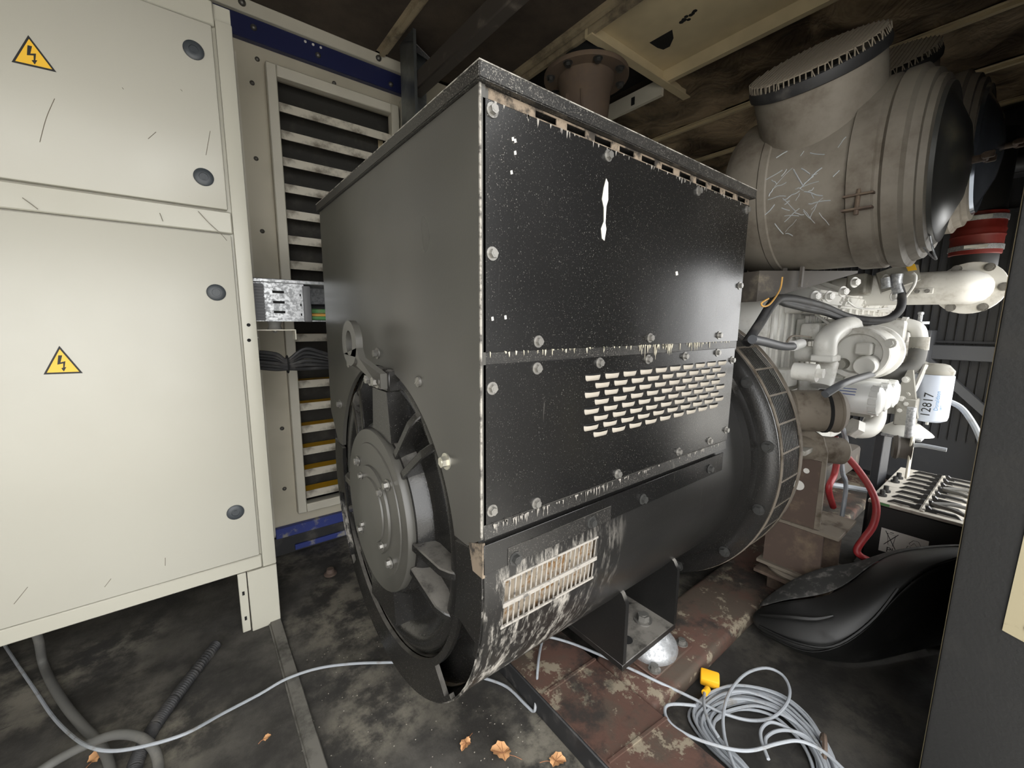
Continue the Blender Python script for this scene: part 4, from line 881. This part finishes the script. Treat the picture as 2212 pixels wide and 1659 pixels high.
# charge air pipe with flange and red sleeve
cp = thing('charge_air_pipe', 'pale grey charge air pipe with bolted round flange', 'pipe', (3.3, .5, 1.4))
xp = 3.0
e0 = ax(1965, 622, xp); e1 = ax(2085, 620, xp)
q = B(); q.tube([(xp-.0, .78, e0.z-.01), (xp, .55, e0.z-.005), (xp, e1.y+.06, e1.z), (xp+.012, e1.y+.012, e1.z), (xp+.06, e1.y-.008, e1.z), (xp+.12, e1.y-.01, e1.z)], .082, 24, sub=8); q.obj('pipe', 'engine_white', cp)
q = B(); q.lathe([(.075, 0), (.125, 0), (.127, .004), (.127, .014), (.08, .014)], (xp+.085, e1.y-.008, e1.z), (1, 0, 0), 36); q.obj('flange', 'engine_white', cp)
bolts(cp, [(xp+.085, e1.y-.008+.11*cos(a), e1.z+.11*sin(a)) for a in (rad(60), rad(0+180), rad(240), rad(300), rad(120))], (-1, 0, 0), 'bolt_steel', 1.6)
c = ax(1992, 629, xp-.085); q = B(); q.box(c.x-.004, c.x+.01, c.y-.04, c.y+.04, c.z-.015, c.z+.015, .003); q.obj('tab', 'engine_white', cp)
bolts(cp, [c+Vector((-.004, .018, 0)), c+Vector((-.004, -.018, 0))], (-1, 0, 0), 'bolt_steel', .8)
xr = 3.25; rc = ax(2112, 505, xr); rt = ax(2112, 462, xr).z; rbm = ax(2112, 552, xr).z
rp = thing('red_hose_coupling', 'red silicone sleeve with steel clamps on a black riser pipe', 'pipe coupling', (xr, rc.y, rbm))
B().lathe([(.088, rbm-.16), (.088, 2.2)], (xr, rc.y, 0), (0, 0, 1), 32, cap=True).obj('riser_pipe', 'battery_black', rp)
hh = rt-rbm; B().lathe([(.090, rbm), (.096, rbm+.004), (.096, rbm+.4*hh), (.1, rbm+.45*hh), (.096, rbm+.5*hh), (.1, rbm+.57*hh), (.096, rbm+.62*hh), (.096, rt-.004), (.09, rt)], (xr, rc.y, 0), (0, 0, 1), 32).obj('sleeve', 'red_silicone', rp)
for z in (rbm+.16*hh, rbm+.84*hh):
    cl = B().lathe([(.097, z-.012), (.1, z-.012), (.1, z+.012), (.097, z+.012)], (xr, rc.y, 0), (0, 0, 1), 32).obj('clamp', 'galv', rp)
    v = Vector((-xr, -rc.y, 0)).normalized(); p = Vector((xr, rc.y, z))+v*.106; q = B(); q.bar(p+Vector((v.y, -v.x, 0))*.04, p-Vector((v.y, -v.x, 0))*.04, .014, .014); q.obj('clamp_screw', 'bolt_bright', cl)
# radiator at the far end
ra = thing('radiator', 'black finned radiator in a grey steel frame at the far end', 'radiator', (4.2, .8, 0))
B().box(4.2, 4.3, .08, 2.2, .1, 2.2).obj('core', 'radiator', ra)
rf_ = B(); rf_.box(4.185, 4.2, -.002, .002, .45, 2.15); RFIN = rf_.mesh('fin', 'radiator')
for k in range(46): link('fin', RFIN, ra, Matrix.Translation((0, .10+.045*k, 0)))
for z in (1.14, .95+.62, 1.98): B().box(4.165, 4.19, .08, 2.2, z-.008, z+.008).obj('crossbar', 'radiator', ra)
q = B(); q.box(4.08, 4.16, .08, .62, 1.02, 1.12, .004); q.obj('frame_rail', 'radiator_frame', ra)
q = B(); q.box(3.92, 4.16, .46, .62, 1.0, 1.22, .004); q.obj('frame_block', 'radiator_frame', ra)
q = B(); q.bar((4.1, .50, 1.03), (4.1, .10, .62), .05, .08, up=(1, 0, 0)); q.obj('brace', 'radiator_frame', ra)
B().box(4.06, 4.18, .06, 2.2, 2.17, 2.25, .004).obj('top_rail', 'radiator_frame', ra)
tag(B().tube([(3.9, .1, 2.19), (3.9, .6, 2.19), (3.9, 1.6, 2.19)], .045, 14).obj('roof_pipe', 'radiator_frame'), 'grey horizontal pipe under the roof at far right', 'pipe')
# ================================================================== BATTERY
bt = thing('battery', 'black lead acid battery with dusty grey top and cell handles', 'battery', (2.55, .24, .2))
bx0, bx1, by0, by1, bz0, bz1 = 2.27, 2.93, .085, .378, .215, .49
B().box(bx0, bx1, by0, by1, bz0, bz1, .006).obj('case', 'battery_black', bt)
B().box(bx0-.003, bx1+.003, by0-.003, by1+.003, bz1, bz1+.014, .002).obj('lid', 'battery_top', bt)
hc = B(); hc.poly3([(0, -.05, 0), (0, -.035, .014), (0, .03, .014), (0, .05, 0), (0, .03, .004), (0, -.03, .004)], (.012, 0, 0)); hc.poly3([(-.002, -.05, 0), (-.002, -.055, .022), (-.002, -.045, .022), (-.002, -.02, .0)], (.016, 0, 0)); CLIP = hc.mesh('cell_clip', 'hex_clip')
for i in range(8):
    x = bx0+.03+.08*i
    link('cell_clip', CLIP, bt, orient((x, .275, bz1+.0142), (0, 0, 1), pi)); link('cell_clip', CLIP, bt, orient((x+.012, .155, bz1+.0142), (0, 0, 1), 0))
q = B(); q.box(bx0+.01, bx1-.01, .208, .222, bz1+.0142, bz1+.02, .002); q.obj('spine', 'battery_top', bt)
for x in (2.36, 2.43, 2.62, 2.70):
    q = B(); q.cyl((x, .352, bz1+.014), (x, .352, bz1+.022), .017, n=16); q.cyl((x, .352, bz1+.022), (x, .352, bz1+.042), .010, .009, n=12); q.obj('terminal', 'bolt_black', bt)
for x in (2.36, 2.62):
    q = B(); q.tube([(x-.05, .09, bz1+.03), (x-.02, .14, bz1+.034), (x, .185, bz1+.03), (x+.02, .19, bz1+.03), (x+.05, .14, bz1+.034), (x+.06, .09, bz1+.03)], .008, 8); q.obj('handle', 'rubber_grey', bt)
def bl(u, v): return (bx0-.0008, .325-.145*u, .395-.11*v)
lab = B().poly3([bl(0, 0), bl(1, .0), bl(1, .85), bl(0, .95)], (-.0005, 0, 0)).obj('recycling_label', 'paper', bt, label='pale recycling label with crossed bin')
def lline(pl, r=.0012): B().tube([Vector(bl(*p))+Vector((-.0012, 0, 0)) for p in pl], r, 4, sub=1).obj('label_mark', 'black_ink', lab)
lline([(.10, .08), (.36, .72)]); lline([(.38, .10), (.10, .64)]); lline([(.15, .15), (.19, .6), (.29, .62), (.33, .17), (.14, .16)], .0007); lline([(.2, .1), (.28, .09)])
for p in (((.62, .30), (.70, .14), (.80, .14), (.86, .28), (.78, .34), (.72, .24), (.66, .38), (.62, .30)), ((.60, .42), (.56, .62), (.68, .68), (.70, .56), (.64, .52), (.66, .42), (.60, .42)), ((.84, .40), (.92, .58), (.82, .70), (.76, .60), (.84, .56), (.80, .46), (.84, .40))): lline(p, .0008)
cu = bpy.data.curves.new('t', 'FONT'); cu.body = 'Pb'; cu.size = .032; to = bpy.data.objects.new('t', cu); COL.objects.link(to); dg = bpy.context.evaluated_depsgraph_get(); dg.update()
me = bpy.data.meshes.new_from_object(to.evaluated_get(dg)); bpy.data.objects.remove(to)
for v in me.vertices: p = Vector(bl(.16+v.co.x/.145, .90-v.co.y/.11)); v.co = p+Vector((-.0014, 0, 0))
me.materials.clear(); me.materials.append(MATS['black_ink']); link('label_text', me, lab)
B().box(bx0-.0036, bx0-.003, .31, .37, bz1+.002, bz1+.013).obj('green_sticker', 'wire_green', bt)
bs = tag(B().box(2.24, 2.98, .06, .40, .0, .213, .004).obj('battery_plinth', 'battery_black'), 'black steel plinth under the battery', 'plinth')
# ================================================================== CABLES NEAR THE ENGINE
def zc(pl): return [ay(x, y, Y) for x, y, Y in pl]
tag(B().tube([ax(x, y, X) for x, y, X in ((1803, 945, 2.12), (1820, 975, 2.14), (1850, 1010, 2.16), (1880, 1055, 2.17), (1893, 1095, 2.16), (1886, 1135, 2.14), (1865, 1165, 2.11), (1851, 1187, 2.09), (1858, 1200, 2.09), (1880, 1212, 2.12), (1915, 1228, 2.16))], .013, 10).obj('battery_cable', 'red_cable'), 'long red battery cable looping past the battery corner', 'cable')
tag(B().tube(zc([(1799, 945, .52), (1808, 985, .50), (1802, 1025, .50), (1790, 1055, .50)])+[Vector((2.28, .50, .42))], .013, 10).obj('battery_cable', 'red_cable'), 'short red cable dropping from starter behind the stand', 'cable')
tag(B().tube(zc([(1806, 895, .52), (1820, 925, .50), (1828, 960, .50), (1818, 985, .50), (1820, 1020, .50), (1826, 1068, .50)])+[Vector((2.3, .48, .02))], .010, 8).obj('grey_cable', 'cable_grey'), 'grey cable hanging between the two red cables', 'cable')
tag(B().tube([az(1780, 1045, .30), az(1830, 1052, .28), az(1885, 1062, .28)], .016, 8).obj('earth_lead', 'cable_grey'), 'grey lead with blue end reaching toward the battery', 'cable')
# ================================================================== BLACK PLASTIC LINER on the floor at right
ml = thing('plastic_liner', 'black moulded plastic wheel arch liner lying on the floor', 'liner', (2.0, .35, 0))
rails = [
 [(1640, 1300, 1.78), (1690, 1258, 1.86), (1745, 1230, 1.93), (1800, 1216, 1.99), (1845, 1212, 2.03), (1880, 1200, 2.07), (1930, 1185, 2.11), (1990, 1178, 2.15), (2085, 1172, 2.19)],
 [(1628, 1314, 1.74), (1690, 1294, 1.76), (1750, 1290, 1.79), (1800, 1278, 1.84), (1840, 1252, 1.90), (1872, 1222, 1.96), (1920, 1192, 2.03), (1985, 1182, 2.08), (2085, 1176, 2.14)],
 [(1618, 1332, 1.70), (1680, 1345, 1.69), (1745, 1350, 1.71), (1815, 1335, 1.75), (1870, 1295, 1.82), (1910, 1250, 1.89), (1955, 1215, 1.96), (2010, 1197, 2.02), (2085, 1186, 2.10)],
 [(1628, 1358, 1.69), (1682, 1388, 1.67), (1752, 1420, 1.68), (1835, 1392, 1.73), (1895, 1335, 1.80), (1938, 1282, 1.87), (1985, 1240, 1.94), (2030, 1215, 2.00), (2090, 1200, 2.07)],
 [(1640, 1368, .012), (1695, 1398, .008), (1765, 1428, .006), (1850, 1440, .008), (1910, 1430, .012), (1955, 1420, .016), (2000, 1410, .02), (2050, 1400, .022), (2110, 1390, .025)]]
def az_(x, y, k): return ax(x, y, k) if k > 1 else az(x, y, k)
def loft(rs, th, name, mat):
    q = B(); G = [[q.bm.verts.new(az_(*p)) for p in r] for r in rs]
    for i in range(len(G)-1):
        for k in range(len(G[0])-1): q.bm.faces.new((G[i][k], G[i+1][k], G[i+1][k+1], G[i][k+1]))
    q.bm.normal_update(); bmesh.ops.solidify(q.bm, geom=q.bm.faces[:], thickness=th)
    o = q.obj(name, mat, ml, ang=70); md = o.modifiers.new('s', 'SUBSURF'); md.levels = md.render_levels = 2; return o
loft(rails[1:4], .012, 'arch', 'plastic_liner')
loft(rails[3:5], .008, 'skirt', 'plastic_liner')  # black sheet stands in for the dark shading below the arch
loft(rails[0:2], .010, 'dusty_top', 'liner_dusty')
q = B(); q.tube([az_(*p) for p in ((1640, 1328, 1.70), (1700, 1332, 1.70), (1760, 1337, 1.72), (1800, 1330, 1.745))], lambda t: .004+.008*sin(pi*t), 8); q.obj('fold', 'plastic_liner', ml)
q = B(); q.tube([az_(*p) for p in ((1640, 1352, 1.69), (1720, 1388, 1.672), (1800, 1396, 1.70), (1880, 1345, 1.785), (1940, 1272, 1.875))], .005, 6); q.obj('crease', 'plastic_liner', ml)
# ================================================================== FLOOR CABLES AND COIL
def fz(px, py, z=.006): return az(px, py, z)
R_ = .0047
pl = [(10, 1394), (42, 1442), (75, 1490), (112, 1545), (150, 1585), (190, 1612), (240, 1622), (310, 1612), (400, 1585), (480, 1542), (560, 1500), (620, 1466), (690, 1443), (770, 1433), (860, 1430)]
P_ = [fz(*p, .02 if 560 < p[0] < 700 else .07 if 170 < p[0] < 420 else .03 if 120 < p[0] < 500 else .008) for p in pl] + [Vector((.60, 1.27, .007)), Vector((.68, 1.10, .007))] + [fz(1045, 1465, .007), fz(1095, 1484, .007), fz(1135, 1522, .007), fz(1152, 1536, .007), fz(1157, 1520, .03), Vector((.85, .93, .082)), Vector((.93, 1.0, .078)), az(1180, 1376, .078), az(1230, 1388, .078), az(1290, 1412, .078), az(1365, 1446, .078), az(1430, 1477, .072), az(1500, 1510, .04), az(1560, 1540, .035), az(1620, 1556, .035), az(1668, 1550, .04), az(1698, 1522, .045), az(1706, 1490, .05), az(1690, 1458, .055), az(1655, 1443, .055), az(1612, 1455, .055), az(1578, 1492, .055), az(1563, 1540, .055), az(1565, 1590, .05), az(1580, 1640, .05), az(1600, 1690, .05)]
gc = tag(B().tube(P_, R_, 8, sub=5).obj('grey_cable', 'cable_grey'), 'long grey cable snaking over floor and under the alternator', 'cable')
cl = thing('cable_coil', 'coil of thin grey cable lying on the dark floor', 'cable coil', az(1650, 1590, 0))
base = [(1500, 1548), (1520, 1512), (1570, 1487), (1625, 1484), (1690, 1506), (1745, 1548), (1785, 1605), (1815, 1680), (1800, 1760), (1740, 1790), (1660, 1740), (1590, 1660), (1530, 1600)]
cen = (1668, 1630)
for k in range(17):
    f = 1 - .30*((k*7) % 17)/17; z = .006+.0095*(k % 3)+.0005*k; ox, oy = random.uniform(-14, 14), random.uniform(-9, 9)
    pp = []
    for i, (x, y) in enumerate(base):
        ff = f*random.uniform(.975, 1.025)
        pp.append(az(cen[0]+(x-cen[0])*ff+ox, cen[1]+(y-cen[1])*ff+oy, z+random.uniform(-.003, .003)))
    B().tube(pp, R_, 7, closed=True, sub=5).obj('loop', 'cable_grey', cl)
B().tube([az(*p, .066) for p in ((1502, 1524), (1462, 1521), (1440, 1525), (1437, 1542), (1452, 1566), (1490, 1590), (1540, 1608), (1590, 1620), (1630, 1620), (1680, 1606), (1720, 1600), (1755, 1610), (1790, 1632), (1830, 1670))], R_, 8).obj('loose_end', 'cable_grey', cl)
B().tube([az(*p, .06) for p in ((1660, 1640), (1645, 1600), (1645, 1575), (1665, 1560), (1700, 1572), (1735, 1592), (1765, 1612))], R_, 8).obj('loose_end', 'cable_grey', cl)
B().tube([az(*p, .062) for p in ((1655, 1614), (1655, 1594), (1675, 1580), (1705, 1578), (1740, 1590), (1775, 1625))], R_, 8).obj('loose_end', 'cable_grey', cl)
tq = az(1778, 1617, .03); q = B(); q.tube([tq+Vector((.05*cos(a)*.55, .05*cos(a)*.2, .036*sin(a))) for a in [2*pi*i/10 for i in range(10)]], .007, 6, closed=True, sub=3); q.obj('tie_band', 'rust_brown', cl)
pc = az(1535, 1480, .03)
pg = thing('cable_plug', 'small yellow plastic plug on the end of the grey cable', 'plug', (pc.x, pc.y, .0))
q = B(); q.box(-.03, .03, -.022, .022, -.016, .018, .006, 2); o = q.obj('housing', 'plug_yellow', pg); o.matrix_parent_inverse = Matrix.Translation(-Vector((pc.x, pc.y, 0))); o.matrix_basis = Matrix.Translation((pc.x+.012, pc.y+.01, .04)) @ Matrix.Rotation(rad(-62), 4, 'Z') @ Matrix.Rotation(rad(12), 4, 'X')
nk = az(1522, 1497, .045); q = B(); q.cyl(nk, nk+(pc-nk)*.5+Vector((0, 0, .0)), .010, n=12); q.obj('neck', 'plug_yellow', pg)
tag(B().tube([nk] + [az(x, y, z) for x, y, z in ((1520, 1515, .06), (1524, 1540, .07), (1535, 1565, .072), (1552, 1592, .068))], R_, 8).obj('plug_lead', 'cable_grey'), 'short grey lead running from the yellow plug into coil', 'cable')
# hoses under the cabinet at bottom left
tag(B().tube([Vector((-.50, 1.95, .30)), az(82, 1378, .16)] + [az(x, y, .016) for x, y in ((92, 1430), (112, 1476), (142, 1524), (178, 1568), (215, 1606), (236, 1650), (245, 1720))], .0125, 12).obj('floor_hose', 'rubber_grey'), 'dusty grey hose hanging down from under the cabinet', 'hose')
tag(B().tube([az(x, y, z) for x, y, z in ((40, 1700, .017), (110, 1650, .02), (180, 1612, .045), (245, 1588, .055), (295, 1590, .05), (328, 1612, .035), (342, 1650, .02), (340, 1720, .017))], .0125, 12).obj('floor_hose', 'rubber_grey'), 'looped grey hose lying over the corrugated conduit', 'hose')
q = B(); cpts = [az(x, y, .018) for x, y in ((466, 1393), (420, 1452), (375, 1512), (335, 1568), (310, 1610), (290, 1660), (280, 1720))]
q.tube(cpts, lambda t: .0165 if int(t*150) % 2 else .0195, 12, sub=26); tag(q.obj('corrugated_conduit', 'rubber'), 'black corrugated conduit lying on the floor below the cabinet', 'conduit')
# floor stud near the wall
fs = thing('floor_stud', 'rusty round stud set in the floor near the blue strip', 'stud', az(714, 1240, 0))
B().lathe([(.03, 0), (.03, .006), (.02, .012), (.016, .03), (.0001, .032)], az(714, 1240, 0), (0, 0, 1), 16).obj('stud', 'rust_brown', fs)
# leaves and litter
def leaf(c, s, rot, label, jag=6, veins=True, stem=(.9, .1)):
    t = thing('dry_leaf', label, 'leaf', c, 'dry leaves on the floor'); q = B(); nn = 22; ring = []
    for i in range(nn):
        a = 2*pi*i/nn; r = s*(1-.35*abs(sin(a/2))**3)*(1+.09*(1 if i % 2 else -1)); tip = 1.25 if i == 0 else 1
        x, y = r*cos(a)*tip*1.15, r*sin(a)*.85; ring.append((x*cos(rot)-y*sin(rot), x*sin(rot)+y*cos(rot), .004+.016*abs(sin(a*1.5))*s/.03))
    cv = q.bm.verts.new(V(c)+Vector((0, 0, .006))); vs = [q.bm.verts.new(V(c)+Vector(p)) for p in ring]
    for i in range(nn): q.bm.faces.new((cv, vs[i], vs[(i+1) % nn]))
    q.obj('blade', 'leaf', t, ang=80)
    if veins:
        q = B()
        for i in (0, 2, 4, 7, 15, 18, 20): q.tube([V(c)+Vector((0, 0, .0075)), V(c)+Vector(ring[i])*.9+Vector((0, 0, .0018))], .0006, 4, sub=1)
        q.obj('vein', 'leaf_vein', t)
    e = Vector((cos(rot+pi), sin(rot+pi), 0))*s; q = B(); q.tube([V(c)+e*.4+Vector((0, 0, .006)), V(c)+e*1.2+Vector((0, 0, .008)), V(c)+e*1.9+Vector((0, 0, .004))], .0009, 5); q.obj('stem', 'leaf_vein', t)
leaf(az(1087, 1631, .002), .030, 2.2, 'large orange veined dry leaf by the black edge')
leaf(az(1007, 1609, .002), .019, 3.6, 'small curled brown leaf left of the veined leaf')
leaf(az(1200, 1648, .002), .024, -.6, 'ragged pale brown leaf at the bottom edge')
leaf(az(205, 1643, .002), .020, 1.0, 'brown leaf lying beside the grey hose loop', veins=False)
leaf(az(575, 1598, .002), .011, .2, 'tiny reddish brown leaf scrap left of floor strip', veins=False)
q = B()
for k in range(200):
    x, y = random.uniform(.15, .78), random.uniform(.72, 1.6); s_ = random.uniform(.0006, .0016); q.box(x-s_, x+s_, y-s_*.7, y+s_*.7, 0, s_*.8)
tag(q.obj('floor_grit', 'dust_tan'), 'scattered pale grit and crumbs on the floor', 'grit', kind='stuff')
